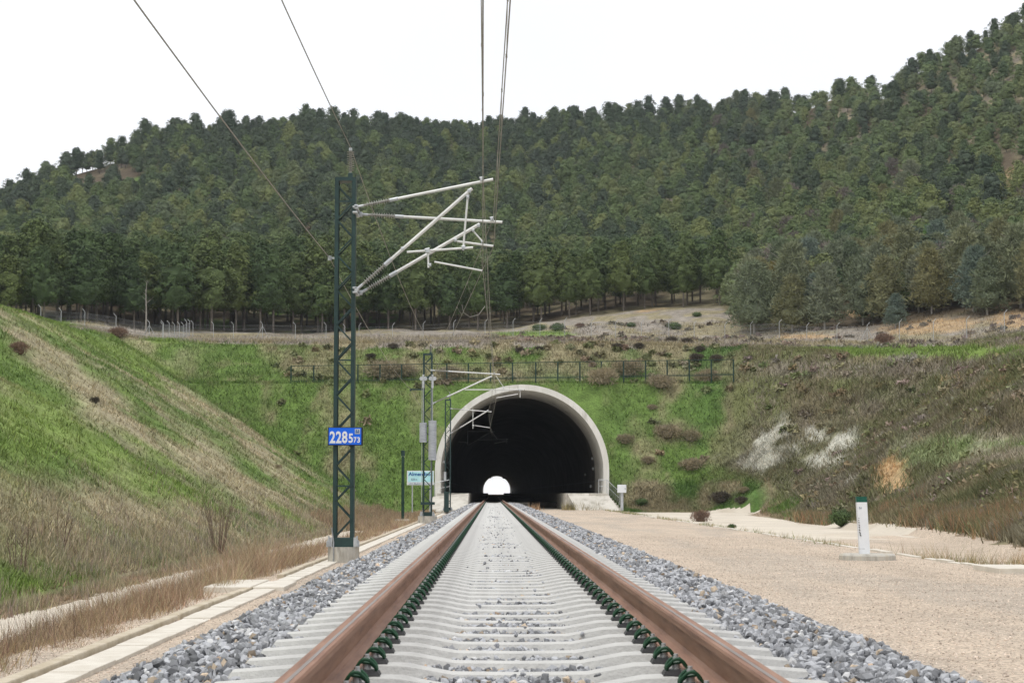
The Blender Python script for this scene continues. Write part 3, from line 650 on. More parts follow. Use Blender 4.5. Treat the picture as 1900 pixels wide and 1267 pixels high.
# overhead supports inside the tunnel
# ------------------------------------------------------------------ masts
def lattice_mast(Y, pxl, pxr, pytop, pybase, label, foot_w, group, gp=True):
    a, b_ = P(pxl, pytop, Y), P(pxr, pybase, Y); x0, x1 = a.x, b_.x; zt, zb = a.z, b_.z; cxm = (x0+x1)/2
    e = empty("catenary_mast", (cxm, Y, zb), label, "catenary mast", group); O = (cxm, Y, zb); D = .15
    for x in (x0, x1):
        s = 1 if x == x0 else -1; u = MB(O)
        u.box(min(x, x+s*.012), max(x, x+s*.012), Y-D, Y+D, zb, zt)
        u.box(min(x+s*.002, x+s*.085), max(x+s*.002, x+s*.085), Y-D-.012, Y-D+.002, zb, zt-.002); u.box(min(x+s*.002, x+s*.085), max(x+s*.002, x+s*.085), Y+D-.002, Y+D+.012, zb, zt-.002)
        u.build("upright", M['mast'], e)
    lt = MB(O); z = zb+.22; leg = (x1-x0)*.84; i = 0
    while z+leg < zt-.1:
        for yy_ in (Y-D-.016, Y+D+.016):
            A = (x0+.05, yy_, z) if i % 2 == 0 else (x1-.05, yy_, z); B_ = (x1-.05, yy_, z+leg) if i % 2 == 0 else (x0+.05, yy_, z+leg)
            lt.bar(A, B_, .032, .008)
        z += leg; i += 1
    for z in (zt-.55, (zt+zb)/2, zb+1.3): lt.box(x0+.01, x1-.01, Y-D-.022, Y-D-.014, z, z+.03)
    lt.build("lattice", M['mast'], e)
    pl = MB(O); pl.box(x0+.001, x1-.001, Y-D-.03, Y+D+.03, zb-.001, zb+.20, .006); pl.box(x0+.02, x1-.02, Y-D-.02, Y+D+.02, zt-.08, zt+.004)
    pl.build("base_plate", M['mast'], e)
    for s, x in ((-1, x0), (1, x1)):
        g = MB(O); g.add([(x, Y-D-.05, zb), (x+s*.13, Y-D-.05, zb), (x+s*.13, Y-D-.05, zb+.12), (x+s*.05, Y-D-.05, zb+.21), (x, Y-D-.05, zb+.21), (x, Y-D-.03, zb), (x+s*.13, Y-D-.03, zb), (x+s*.13, Y-D-.03, zb+.12), (x+s*.05, Y-D-.03, zb+.21), (x, Y-D-.03, zb+.21)],
                       [(0, 1, 2, 3, 4), (9, 8, 7, 6, 5), (0, 1, 6, 5), (1, 2, 7, 6), (2, 3, 8, 7), (3, 4, 9, 8)])
        g.tube([(x+s*.075, Y-D-.08, zb), (x+s*.075, Y-D-.08, zb+.24)], .02, 8); g.tube([(x+s*.075, Y-D-.08, zb+.02), (x+s*.075, Y-D-.08, zb+.07)], .042, 6); g.build("anchor_bolt", M['galv'], e)
    f = MB(O); fw = foot_w/2; ft = MB(O)
    n_ = 20; f.tube([(cxm, Y, zb-.7), (cxm, Y, zb-.002)], fw, 24); f.build("footing", M['footing'], e, smooth=True)
    if gp:
        lw = MB(O); lw.tube([(x0-.02, Y-D-.04, zb+.42), (x0+.03, Y-D-.07, zb+.1), (x0+.035, Y-fw*.93, zb-.0), (x0+.04, Y-fw*.99, zb-.25), (x0+.01, Y-fw-.02, zb-.5)], .014, 6); lw.build("earth_wire", M['mesh'], e)
    return e, x0, x1, zt, zb
def insulator(mb, a, b_, r=.06, n=10):
    a, b_ = Vector(a), Vector(b_); mb.tube([a, b_], .026, 8); d = (b_-a)
    for i in range(n):
        p = a+d*(.14+.78*i/(n-1)); t_ = d.normalized()*.006; mb.tube([p-t_*1.6, p, p+t_*1.6], [r*.5, r, r*.5], 12)
def cantilever(e, Y, tubes, parts, ins=.07):
    """tubes: (px0,py0,px1,py1,radius,insulated)"""
    O = tuple(Vector(e.location)); c = link("cantilever", None, e, (0, 0, 0)); c.empty_display_size = .1
    for (a0, b0, a1, b1, r, isol) in tubes:
        A, B_ = P(a0, b0, Y), P(a1, b1, Y)
        if isol:
            L_ = (B_-A).length; k1 = min(.62, .16*L_)/L_*1.0; q1 = A.lerp(B_, .05); q2 = A.lerp(B_, .05+k1*1.25)
            im = MB(O); insulator(im, q1, q2, ins); im.build("insulator", M['insul'], c, smooth=True)
            j = MB(O); j.tube([A, q1], .03, 8); j.tube([q2-(B_-A).normalized()*.03, q2+(B_-A).normalized()*.16], r*1.25, 10); j.box(A.x-.05, A.x+.03, Y-.05, Y+.05, A.z-.05, A.z+.05, .01); j.build("joint", M['galv'], c, smooth=True)
            A = q2
        tb = MB(O); tb.tube([A, B_], r, 12); tb.build("tube", M['alu'], c, smooth=True)
        cp = MB(O); d = (B_-A).normalized()
        if r > .02: cp.tube([B_, B_+d*.02], r*.85, 10); cp.build("end_cap", M['black'], c)
    for (a0, b0, s_) in parts:
        p = P(a0, b0, Y); cl = MB(O); cl.box(p.x-s_, p.x+s_, Y-.05, Y+.05, p.z-s_, p.z+s_, s_*.3); cl.tube([(p.x-s_*1.3, Y-.03, p.z+s_*.8), (p.x+s_*1.1, Y-.03, p.z+s_*1.3)], s_*.35, 6); cl.build("clamp", M['galv'], c)
    return c
MG = "catenary masts left of the track"
Y1, Y2, Y3, Y4 = 43.9, 100.0, 147.0, 194.0
m1, x0, x1, zt, zb = lattice_mast(Y1, 622.5, 657, 331, 1014, "nearest tall dark green lattice mast carrying the blue number sign", .68, MG)
def top_ins(e, px, py0, py1, Y, r=.085):
    O = tuple(Vector(e.location)); a = P(px, py0, Y); b_ = P(px, py1, Y); k = MB(O); k.box(a.x-.05, a.x+.05, Y-.1, Y+.1, a.z-.12, a.z, .01); k.build("bracket", M['mast'], e)
    i_ = MB(O); insulator(i_, a+Vector((0, 0, 0)), b_, r, 9); i_.build("insulator", M['insul'], e, smooth=True)
    q = MB(O); q.box(b_.x-.035, b_.x+.035, Y-.04, Y+.04, b_.z-.02, b_.z+.05, .01); q.build("wire_clamp", M['galv'], e)
    return b_
T1 = top_ins(m1, 650.5, 322, 279, Y1)
cantilever(m1, Y1-.35, [(662, 384, 915, 333, .032, True), (662, 537, 876, 350, .038, True), (868, 364, 859, 465, .022, False), (755, 468, 878, 459.5, .026, False), (794, 468, 795, 497, .022, False), (806, 486, 895, 502.5, .021, False)],
           [(871, 355, .035), (747, 462, .03), (793, 466, .045), (860, 460, .035), (868, 366, .03), (894, 333, .04), (798, 492, .025)])
cantilever(m1, Y1+.35, [(670, 398, 932, 412.5, .032, True), (670, 543, 890, 416, .038, True), (848, 448, 916, 457, .026, False), (879, 430, 894, 447, .018, False)],
           [(913, 407, .04), (888, 419, .03), (845, 446, .03), (895, 449, .025), (878, 428, .025)])
for py in (388, 398, 537, 545):
    k = MB(tuple(m1.location)); p = P(659, py, Y1); k.box(p.x-.03, p.x+.07, Y1-.4, Y1+.4, p.z-.018, p.z+.018, .004); k.build("hinge_bracket", M['galv'], m1)
sb = MB(tuple(m1.location)); p = P(612, 479, Y1); sb.box(p.x, x0+.01, Y1-.02, Y1+.02, p.z-.02, p.z+.02); sb.tube([(p.x, Y1, p.z-.05), (p.x, Y1, p.z+.05)], .045, 8); sb.build("side_bracket", M['galv'], m1)
T1b = P(611, 478, Y1)
# kilometre sign
def text_mesh(txt, size, mat, ext=.004, bold=.0, sx=1.0, mat2=None):
    cu = bpy.data.curves.new("txt", 'FONT'); cu.body = txt; cu.size = size; cu.extrude = ext; cu.offset = bold; cu.resolution_u = 4
    ob = bpy.data.objects.new("txt", cu); COL.objects.link(ob); dg = bpy.context.evaluated_depsgraph_get(); dg.update()
    me = bpy.data.meshes.new_from_object(ob.evaluated_get(dg)); bpy.data.objects.remove(ob)
    me.transform(Matrix.Scale(sx, 4, (1, 0, 0))); me.transform(Matrix.Rotation(PI/2, 4, 'X')); me.materials.clear(); me.materials.append(mat); return me
def letters(name, parent, txt, x, y, z, h, wtot, mat, bold=.0):
    me = text_mesh(txt, 1.0, mat, .003, bold); c = np.array([v.co[:] for v in me.vertices]); mn, mxx = c.min(0), c.max(0)
    me.transform(Matrix.Translation((-mn[0], 0, -mn[2]))); me.transform(Matrix.Diagonal((wtot/(mxx[0]-mn[0]), 1, h/(mxx[2]-mn[2]), 1)))
    o = link(name, me, parent); o.location = Vector((x, y, z))-Vector(parent.location); return o
YSn = Y1-.24; A, B_ = P(608.3, 826.3, YSn), P(673.3, 792.2, YSn)
sg = empty("distance_sign", (A.x, YSn, A.z), "blue rectangular sign with white numbers 228 573 on the nearest mast", "distance sign")
k = MB(A); k.box(A.x, B_.x, YSn, YSn+.05, A.z, B_.z, .008); k.build("frame", M['black'], sg)
k = MB(A); k.box(A.x+.018, B_.x-.035, YSn-.006, YSn+.01, A.z+.018, B_.z-.016); k.build("face", M['blue'], sg)
W_ = B_.x-A.x; Hh = B_.z-A.z
def sx_(u): return A.x+W_*u
# measured on the zoomed sign: x 230..1050, y 405..850
fx = lambda x: A.x+(x-230)/820*W_
fz = lambda y: B_.z-(y-405)/445*Hh
for ch, xa, xb, ya, yb, bo in [("2", 272, 405, 505, 795, .03), ("2", 418, 550, 505, 795, .03), ("8", 560, 690, 505, 795, .03), ("5", 716, 820, 560, 788, .03), ("7", 836, 905, 645, 782, .03), ("3", 918, 985, 645, 782, .03)]:
    letters("numeral", sg, ch, fx(xa), YSn-.012, fz(yb), fz(ya)-fz(yb), fx(xb)-fx(xa), M['white'], bo)
k = MB(A); k.box(fx(862), fx(985), YSn-.012, YSn-.005, fz(570), fz(448)); lg = k.build("emblem", M['galv'], sg)
k = MB(A); k.box(fx(885), fx(915), YSn-.015, YSn-.011, fz(505), fz(472)); k.box(fx(932), fx(960), YSn-.015, YSn-.011, fz(505), fz(472)); k.box(fx(880), fx(965), YSn-.015, YSn-.011, fz(545), fz(518)); k.build("emblem_mark", M['navy'], lg)
# second mast
m2, x0, x1, zt, zb = lattice_mast(Y2, 785, 802, 656, 957, "middle dark green lattice mast with two hanging weight stacks", .95, MG)
T2 = top_ins(m2, 799, 653, 641, Y2, .07)
cantilever(m2, Y2-.3, [(801, 687, 928, 694.5, .032, True), (804, 748, 912, 698, .038, True), (920, 697, 935, 719, .016, False), (862, 723, 973, 723, .026, False), (965, 721, 965, 737.5, .022, False), (961, 731, 921, 738, .020, False)],
           [(917, 693, .04), (934, 720, .03), (964, 724, .04), (912, 699, .03)])
k = MB(tuple(m2.location)); p = P(762, 722.5, Y2); k.box(p.x, x0+.01, Y2-.03, Y2+.03, p.z-.035, p.z+.035); k.tube([(p.x, Y2, p.z-.08), (p.x, Y2, p.z+.06)], .05, 8); k.build("side_bracket", M['mast'], m2); T2b = p
k = MB(tuple(m2.location)); a, b_ = P(781, 936, Y2), P(807, 931, Y2); k.box(a.x, b_.x, Y2-.45, Y2-.15, a.z, b_.z); a, b_ = P(786, 704, Y2), P(803, 699, Y2); k.box(a.x-.05, b_.x+.05, Y2-.45, Y2-.15, a.z, b_.z); k.build("guide_bracket", M['mast'], m2)
for i, (px, pt, pb, rad, lab) in enumerate([(785.3, 784, 820.5, .185, "shorter grey cylindrical weight stack hanging left on the middle mast"), (802.5, 780, 853.5, .20, "longer grey cylindrical weight stack hanging right on the middle mast")]):
    a, b_ = P(px, pt, Y2-.42), P(px, pb, Y2-.42); t_ = P(px, 703, Y2-.42); e = empty("tension_weight", b_, lab, "counterweight", "weight stacks hanging on the middle mast"); yb = Y2-.42
    s_ = MB(b_); z = b_.z; n_ = int((a.z-b_.z)/.12); dz = (a.z-b_.z)/n_
    for j in range(n_): s_.tube([(a.x, yb, z+j*dz+.004), (a.x, yb, z+(j+1)*dz-.002)], rad, 20)
    s_.build("weights", M['weight'], e, smooth=True)
    r_ = MB(b_); r_.tube([(a.x, yb, a.z-.01), (a.x, yb, t_.z)], .017, 6); g0 = P(px, 934, yb); r_.tube([(a.x-.07, yb+.1, g0.z), (a.x-.07, yb+.1, t_.z)], .013, 6); r_.build("rod", M['galv'], e)
    w_ = MB(b_)
    for dx in (-.09, .09): w_.tube([(a.x+dx, yb-.05, t_.z+.02), (a.x+dx, yb+.05, t_.z+.02)], .10, 14)
    w_.box(a.x-.05, a.x+.05, yb-.04, yb+.04, t_.z-.45, t_.z+.22, .01); w_.build("pulley", M['galv'], e)
m3, x0, x1, zt, zb = lattice_mast(Y3, 825.5, 836.5, 741, 946.5, "farthest dark green lattice mast just before the tunnel mouth", .9, MG, gp=False)
T3 = top_ins(m3, 834.5, 739, 729, Y3, .07)
cantilever(m3, Y3-.3, [(837, 758, 912, 764, .034, True), (837, 803.5, 905, 762, .040, True), (877.5, 757, 877.5, 795, .026, False), (880, 789, 909, 793.5, .024, False)], [(905, 762, .05), (878, 790, .05)])
k = MB(tuple(m3.location)); a, b_ = P(824, 947, Y3-.4), P(833, 912, Y3-.4); k.box(a.x, b_.x, Y3-.8, Y3-.35, a.z-.1, b_.z); k.build("cabinet", M['mast'], m3)
k = MB(tuple(m3.location)); a, b_ = P(823.5, 892, Y3-.4), P(828, 875, Y3-.4); k.box(a.x, b_.x, Y3-.6, Y3-.35, a.z, b_.z); k.build("switch_box", M['galv'], m3)
dr = P(868, 795, Y4); ts = empty("tunnel_support", (dr.x, Y4, dr.z), "dark overhead wire bracket hanging inside the tunnel roof", "wire bracket")
k = MB(dr); zr = CZ+math.sqrt(RI**2-(dr.x-CX)**2); k.tube([P(868, 826, Y4), (dr.x, Y4, zr+.05)], .05, 8); k.build("drop_post", M['galv'], ts)
for a0, b0, a1, b1 in [(840, 818, 868, 821), (868, 800, 918, 800.5), (868, 826, 911, 801), (887, 816, 943, 814.5), (912, 800, 923, 815), (940, 815, 940, 822), (938, 818.5, 917, 822.5)]:
    k = MB(dr); k.tube([P(a0, b0, Y4), P(a1, b1, Y4)], .035, 8); k.build("tube", M['alu'], ts)
# ------------------------------------------------------------------ wires
def wire(name, pts, r, lab, cat="overhead wire", sag=.0, extra=None, group=None):
    fine = []
    for a, b_ in zip(pts[:-1], pts[1:]):
        a, b_ = Vector(a), Vector(b_); n_ = 12
        for i in range(n_):
            t_ = i/n_; p = a.lerp(b_, t_); p.z -= sag*4*t_*(1-t_); fine.append(p)
    fine.append(Vector(pts[-1])); k = MB(fine[0]); k.tube(fine, r, 6, cap=False); o = k.build(name, M['wire'], smooth=True); tag(o, lab, cat, group); return o, fine
def at(px, py, Y, yb): p = P(px, py, Y); return Vector((p.x, yb, p.z))
mA = P(896.5, 330, Y1); cA = P(896, 503.5, Y1); mB_ = P(915.5, 404, Y1); cB = P(916, 456, Y1)
mA2 = P(917, 692, Y2); cA2 = P(921, 739, Y2); mA3 = P(906, 762, Y3); cA3 = P(909, 794, Y3); mA4 = P(914, 800, Y4); cA4 = P(917, 823, Y4)
YP = -12.0
prevz = lambda p, x=None, z=None: Vector((p.x if x is None else x, YP, p.z if z is None else z))
WA, fA = wire("messenger_wire", [prevz(mA, -.04), mA, mA2, mA3, mA4, (TX+.1, 300, mA4.z-.2), (TX+.1, 900, mA4.z-.2)], .0075, "messenger wire hung from the upper tube of the nearest mast and on into the tunnel", sag=.35)
WC, fC = wire("contact_wire", [prevz(cA, .05, 5.3), cA, cA2, cA3, cA4, (TX, 300, 5.3), (TX, 900, 5.3)], .008, "contact wire held by the white steady arm and running into the tunnel", sag=.02)
tA, tB_ = P(785.3, 700, Y2-.42), P(802.5, 700, Y2-.42)
WB, fB = wire("messenger_wire", [prevz(mB_, TX+.35, 7.0), mB_, tA], .0075, "messenger wire from the second upper tube down to the left pulley of the middle mast", sag=.22)
WD, fD = wire("contact_wire", [prevz(cB, .42, 5.6), cB, tB_], .008, "contact wire ending at the right pulley of the middle mast", sag=.02)
WE, fE = wire("feeder_wire", [(T1.x, YP, T1.z+.1), T1+Vector((0, 0, .06)), T2+Vector((0, 0, .05)), T3+Vector((0, 0, .05)), (T3.x, PY0+.3, T3.z-.35)], .0105, "feeder wire passing over the insulator on top of the nearest mast", sag=.42)
WF, fF = wire("return_wire", [(T1b.x, YP, T1b.z+.1), T1b, T2b, (T2b.x+.2, Y3, T2b.z-.2), (-3.6, PY0, 4.9)], .0095, "return wire clamped to the side bracket of the nearest mast", sag=.30)
def zat(f, y):
    for a, b_ in zip(f[:-1], f[1:]):
        if a.y <= y <= b_.y: t_ = (y-a.y)/(b_.y-a.y); return a.lerp(b_, t_)
for fm, fc, lab in ((fA, fC, "thin dropper wire hanging between the first messenger wire and contact wire"), (fB, fD, "thin dropper wire hanging between the second messenger wire and its contact wire")):
    for y in list(np.arange(2, 40, 5.5))+list(np.arange(49, 98, 6.5))+([] if fm is fB else list(np.arange(105, 145, 7))+list(np.arange(152, 192, 8))):
        a, b_ = zat(fm, y), zat(fc, y)
        if a is None or b_ is None or a.z-b_.z < .2: continue
        k = MB(a); k.tube([a, b_], .0034, 4); k.box(a.x-.012, a.x+.012, a.y-.02, a.y+.02, a.z-.035, a.z+.012); k.box(b_.x-.012, b_.x+.012, b_.y-.02, b_.y+.02, b_.z-.012, b_.z+.03)
        tag(k.build("dropper", M['wire']), lab, "dropper", lab.replace("thin dropper wire hanging", "droppers"))
a, b_ = P(857, 573, 62), P(901, 583, 62)
wire("jumper_cable", [P(857, 565, 60), P(860, 580, 60), P(872, 588, 60.2), P(888, 584, 60.4), P(900, 568, 60.6)], .008, "slack curved jumper cable hanging between the overhead wires beyond the nearest mast")
# ------------------------------------------------------------------ signs and posts
Yg = 105.0; zb = Hs(P(747, 960, Yg).x, Yg); gx_ = P(747.3, 960, Yg).x; zt_ = P(747, 836, Yg).z
e = empty("signal_post", (gx_, Yg, zb), "slim dark green steel post with a thicker cap left of the middle mast", "post")
O = (gx_, Yg, zb); zc = P(747, 932, Yg).z
k = MB(O); k.tube([(gx_, Yg, zb+.2), (gx_, Yg, zt_-.3)], .080, 14); k.build("shaft", M['mastgreen'], e, True)
k = MB(O); k.tube([(gx_, Yg, zt_-.28), (gx_, Yg, zt_)], .10, 14); k.tube([(gx_, Yg, zt_), (gx_, Yg, zt_+.02)], .085, 14); k.build("cap", M['mast'], e, True)
k = MB(O); k.box(gx_-.11, gx_+.11, Yg-.11, Yg+.11, zc-.02, zc+.02); k.build("flange", M['mastgreen'], e)
for s in (-1, 1): k = MB(O); k.box(gx_+s*.075-.014, gx_+s*.075+.014, Yg-.06, Yg-.03, zt_-.33, zt_-.285); k.build("bolt", M['bolt'], e)
k = MB(O); k.box(gx_-.4, gx_+.32, Yg-.35, Yg+.35, zb-.15, zb+.2, .02); k.build("footing", M['concrete2'], e)
Yq = 135.0; A, B_ = P(755, 899.5, Yq), P(805, 873, Yq); fxs = lambda x: A.x+(x-755)/50*(B_.x-A.x); fzs = lambda y: A.z+(899.5-y)/26.5*(B_.z-A.z)
e = empty("tunnel_sign", (A.x, Yq, Hs(A.x, Yq)), "pale blue name sign on two grey poles left of the tunnel mouth", "sign"); O = tuple(e.location)
k = MB(O); k.box(A.x, B_.x, Yq, Yq+.04, A.z, B_.z, .006); k.build("board", M['white'], e)
k = MB(O); k.box(fxs(757), fxs(803.4), Yq-.006, Yq+.01, fzs(894), fzs(874.5)); k.build("panel", M['panel'], e)
for px in (765, 798): 
    x_ = fxs(px); k = MB(O); k.tube([(x_, Yq+.08, Hs(x_, Yq)-.2), (x_, Yq+.08, B_.z-.05)], .045, 10); k.build("pole", M['galv'], e, True)
letters("lettering", e, "Almendros", fxs(757.8), Yq-.012, fzs(882.6), fzs(875.8)-fzs(882.6), fxs(802.5)-fxs(757.8), M['navy'], .025)
letters("lettering", e, "828 m", fxs(763), Yq-.012, fzs(891.2), fzs(887)-fzs(891.2), fxs(774)-fxs(763), M['greytxt'], .01)
letters("lettering", e, "LAV Madrid - Frontera", fxs(758.6), Yq-.012, fzs(898), fzs(895.4)-fzs(898), fxs(801)-fxs(758.6), M['greytxt'], .01)
# white marker post with green band
Ym = 40.2; bx, by_ = P(1602, 1026, Ym).x, P(1611, 1026, Ym); gz = -.75
e = empty("marker_post", (by_.x, Ym, gz), "white marker post with a green top band on a round concrete pad", "marker post"); O = tuple(e.location)
cxp = P(1604, 1026, Ym).x; zt_ = P(1604, 921, Ym).z; zg = P(1604, 931.5, Ym).z; zs = gz+.115
k = MB(O); wd = .105; tl = -.055
def postbox(mb, z0, z1, w_, off=0):
    f0 = (zt_-z0)/(zt_-zs); f1 = (zt_-z1)/(zt_-zs); xa = cxp-.055*0+(f0-1)*.055; xb = cxp+(f1-1)*.055
    vs = []
    for z, x_ in ((z0, xa), (z1, xb)): vs += [(x_-w_, Ym-.06, z), (x_+w_, Ym-.09, z), (x_+w_, Ym+.07, z), (x_-w_, Ym+.09, z)]
    mb.add(vs, [(0, 1, 2, 3), (4, 5, 6, 7), (0, 1, 5, 4), (1, 2, 6, 5), (2, 3, 7, 6), (3, 0, 4, 7)])
k = MB(O); postbox(k, zs, zg, .098); k.build("shaft", M['white'], e)
k = MB(O); postbox(k, zg+.0005, zt_, .1005); k.build("green_band", M['capgreen'], e)
k = MB(O); zj = P(1604, 1017.5, Ym).z; postbox(k, zj-.006, zj+.006, .1); k.build("joint_line", M['galv'], e)
for i, (px, py) in enumerate([(1593.5, 961), (1593.2, 965), (1593.6, 969), (1594, 974), (1594.2, 978), (1594.6, 983), (1595.2, 988), (1596.2, 992.5)]):
    p = P(px, py, Ym-.07); k = MB(O); s_ = .006+.0012*i; k.bar((p.x-s_*.5, Ym-.071, p.z+s_*1.2), (p.x+s_*1.3, Ym-.071, p.z-s_*1.2), .010+.001*i, .006); k.build("lettering", M['black'], e)
p = P(1596, 942, Ym-.07); letters("lettering", e, "51", p.x-.02, Ym-.072, p.z-.02, .04, .045, M['greytxt'], .01)
k = MB(O); k.tube([(by_.x-.02, Ym, gz-.1), (by_.x-.02, Ym, gz+.08), (by_.x-.02, Ym, gz+.115)], [.56, .56, .53], 28); k.build("concrete_pad", M['footing'], e, smooth=True)
# white box on a post, right of the mouth
Yb = 157.5; A, B_ = P(1145.5, 914, Yb), P(1162, 899, Yb); xm = (A.x+B_.x)/2; zg = Hs(xm, Yb)
e = empty("meter_box", (xm, Yb, zg), "small white box on a grey post right of the tunnel mouth", "cabinet"); O = tuple(e.location)
k = MB(O); k.box(A.x, B_.x, Yb-.15, Yb+.15, A.z, B_.z, .03); k.build("box", M['white'], e)
k = MB(O); k.box(xm-.11, xm+.11, Yb-.06, Yb+.06, zg-.1, A.z); k.build("post", M['galv'], e)
k = MB(O); k.box(B_.x-.12, B_.x-.08, Yb-.17, Yb-.148, (A.z+B_.z)/2-.05, (A.z+B_.z)/2+.05); k.build("latch", M['black'], e)
k = MB(O); k.box(xm-.6, xm+.6, Yb-.5, Yb+.5, zg-.2, zg+.06, .02); k.build("footing", M['concrete2'], e)
# ------------------------------------------------------------------ fences
Yf = 172.9; px = np.array([540, 582, 623, 664, 705, 745, 787, 829, 869, 910, 951, 994, 1035, 1076, 1116, 1157, 1198, 1238, 1279, 1320, 1361])
zbf = [P(q, np.interp(q, [540, 1361], [711, 698]), Yf).z for q in px]; ztf = [P(q, np.interp(q, [540, 1361], [679, 667]), Yf).z for q in px]; xf = [P(q, 700, Yf).x for q in px]
e = empty("terrace_fence", (xf[0], Yf, zbf[0]), "long low green wire fence on the terrace above the tunnel mouth", "fence"); O = tuple(e.location)
for x_, a, b_ in zip(xf, zbf, ztf): k = MB(O); k.box(x_-.06, x_+.06, Yf-.05, Yf+.05, a-.7, b_+.03); k.build("post", M['fence_green'], e)
k = MB(O)
for i in range(len(xf)-1):
    for f in (0, .12): k.bar((xf[i], Yf, zbf[i]+.1+f*.8), (xf[i+1], Yf, zbf[i+1]+.1+f*.8), .05, .05)
    k.bar((xf[i], Yf, ztf[i]), (xf[i+1], Yf, ztf[i+1]), .055, .055)
    for j in range(1, 9): t_ = j/9; k.bar((xf[i]*(1-t_)+xf[i+1]*t_, Yf, zbf[i]+.1), (xf[i]*(1-t_)+xf[i+1]*t_, Yf, ztf[i]), .009, .009)
    for j in range(1, 6): t_ = j/6; k.bar((xf[i], Yf, (zbf[i]+.1)*(1-t_)+ztf[i]*t_), (xf[i+1], Yf, (zbf[i+1]+.1)*(1-t_)+ztf[i+1]*t_), .009, .009)
k.build("wire_panel", M['fence_green'], e)
def per_fence(pts, label, lean, struts=(), hgt=2.15):
    """pts: (x, y); bent-top posts with wires"""
    P3 = [Vector((x, y, Hs(x, y))) for x, y in pts]; e = empty("perimeter_fence", P3[0], label, "fence"); O = P3[0]
    me = {}
    for i, p in enumerate(P3):
        k = MB(O); k.tube([p-Vector((0, 0, .3)), p+Vector((0, 0, hgt-.25)), p+Vector((lean*.28, 0, hgt+.08))], .034, 6); k.build("post", M['fence_white'], e)
        if i in struts:
            for s in (-1, 1): k = MB(O); k.tube([p+Vector((0, 0, hgt-.5)), p+Vector((s*.9, .1, -.1))], .03, 6); k.build("strut", M['fence_white'], e)
    k = MB(O)
    for a, b_ in zip(P3[:-1], P3[1:]):
        for h_ in (.1, .5, .9, 1.3, 1.75): k.tube([a+Vector((0, 0, h_)), b_+Vector((0, 0, h_))], .006, 4, cap=False)
        L_ = (b_-a).length; n_ = int(L_/.30)
        for j in range(n_): t_ = j/n_; p = a.lerp(b_, t_); q_ = a.lerp(b_, min(1, t_+1.6/L_)); k.tube([p+Vector((0, 0, .1)), q_+Vector((0, 0, 1.75))], .003, 3, cap=False); k.tube([p+Vector((0, 0, 1.75)), q_+Vector((0, 0, .1))], .0035, 3, cap=False)
    k.build("wire_mesh", M['mesh'], e)
    return e
def fpos(px, d): p = P(px, 620, d); return (p.x, d)
rp_ = [666, 728, 785, 842, 900, 952, 1002, 1048, 1097, 1142, 1190, 1241, 1288, 1345, 1393, 1446, 1497, 1553, 1609, 1669, 1732, 1794, 1864, 1945]
FD = lambda px: float(np.interp(px, [600, 1000, 1340, 1600, 1900, 1950], [243, 243, 238, 215, 184, 178]))
per_fence([fpos(q, FD(q)) for q in rp_], "long chain-link fence with pale bent-top posts right across the plateau above the tunnel", 1, struts=(18,))
lp_ = [358, 396, 433, 487, 548, 605, 640]
per_fence([fpos(q, 240) for q in lp_], "short middle stretch of chain-link fence with pale posts before the dark wood", -1, struts=(3,))
lq = [(75, 205), (113, 212), (157, 216), (215, 212), (277, 222), (302, 228)]
per_fence([fpos(a, b_) for a, b_ in lq], "left stretch of chain-link fence with pale bent-top posts above the grass bank", -1, struts=(4,))
lr = [(303, 214), (314, 220), (324, 226), (333, 232), (340, 237), (346, 242), (352, 247)]
per_fence([fpos(a, b_) for a, b_ in lr], "closely spaced row of pale fence posts running away towards the dark wood", -1)
# ------------------------------------------------------------------ trees
def unit(v): return v/np.maximum(np.linalg.norm(v, axis=-1, keepdims=True), 1e-9)
def leaves(cent, rad, n, size, r, elong=1.0, up=.25, flat=.75, spiky=False, ctr=None, soft=.35):
    """n leaf triangles round each clump centre"""
    cent = np.repeat(cent, n, 0); rd = np.repeat(rad, n)[:, None]; m_ = len(cent)
    d = unit(r.randn(m_, 3)+[0, 0, up]); pos = cent+d*rd*(r.uniform(.45, 1.0, (m_, 1))+.35*(r.rand(m_, 1) < .12))*[1, 1, flat]
    if spiky:
        a = unit(d+.5*r.randn(m_, 3)+[0, 0, .35]); b_ = unit(np.cross(a, r.randn(m_, 3)))
        s = size*r.uniform(.7, 1.3, (m_, 1)); V_ = np.stack([pos-b_*s*.3, pos+b_*s*.3, pos+a*s*elong], 1)
    else:
        nrm = unit(d*.75+(unit(pos-ctr)*1.0 if ctr is not None else 0)+soft*r.randn(m_, 3)); a = unit(np.cross(nrm, r.randn(m_, 3))); b_ = np.cross(nrm, a); s = size*r.uniform(.6, 1.25, (m_, 1))
        V_ = np.stack([pos+a*s*elong*.6, pos-a*s*.45*elong+b_*s*.5, pos-a*s*.4*elong-b_*s*.5], 1)
    tone = np.repeat(np.repeat(r.uniform(.2, .8, m_//n), n)+r.uniform(-.18, .18, m_), 3)
    return V_.reshape(-1, 3), np.arange(m_*3).reshape(-1, 3), np.clip(tone, 0, 1)
def ico(c, rx, rz, r, sub=2):
    bm = bmesh.new(); bmesh.ops.create_icosphere(bm, subdivisions=sub, radius=1)
    v = np.array([list(x.co) for x in bm.verts]); f = np.array([[x.index for x in y.verts] for y in bm.faces]); bm.free()
    v *= 1+r.uniform(-.18, .18, (len(v), 1)); return v*[rx, rx, rz]+c, f
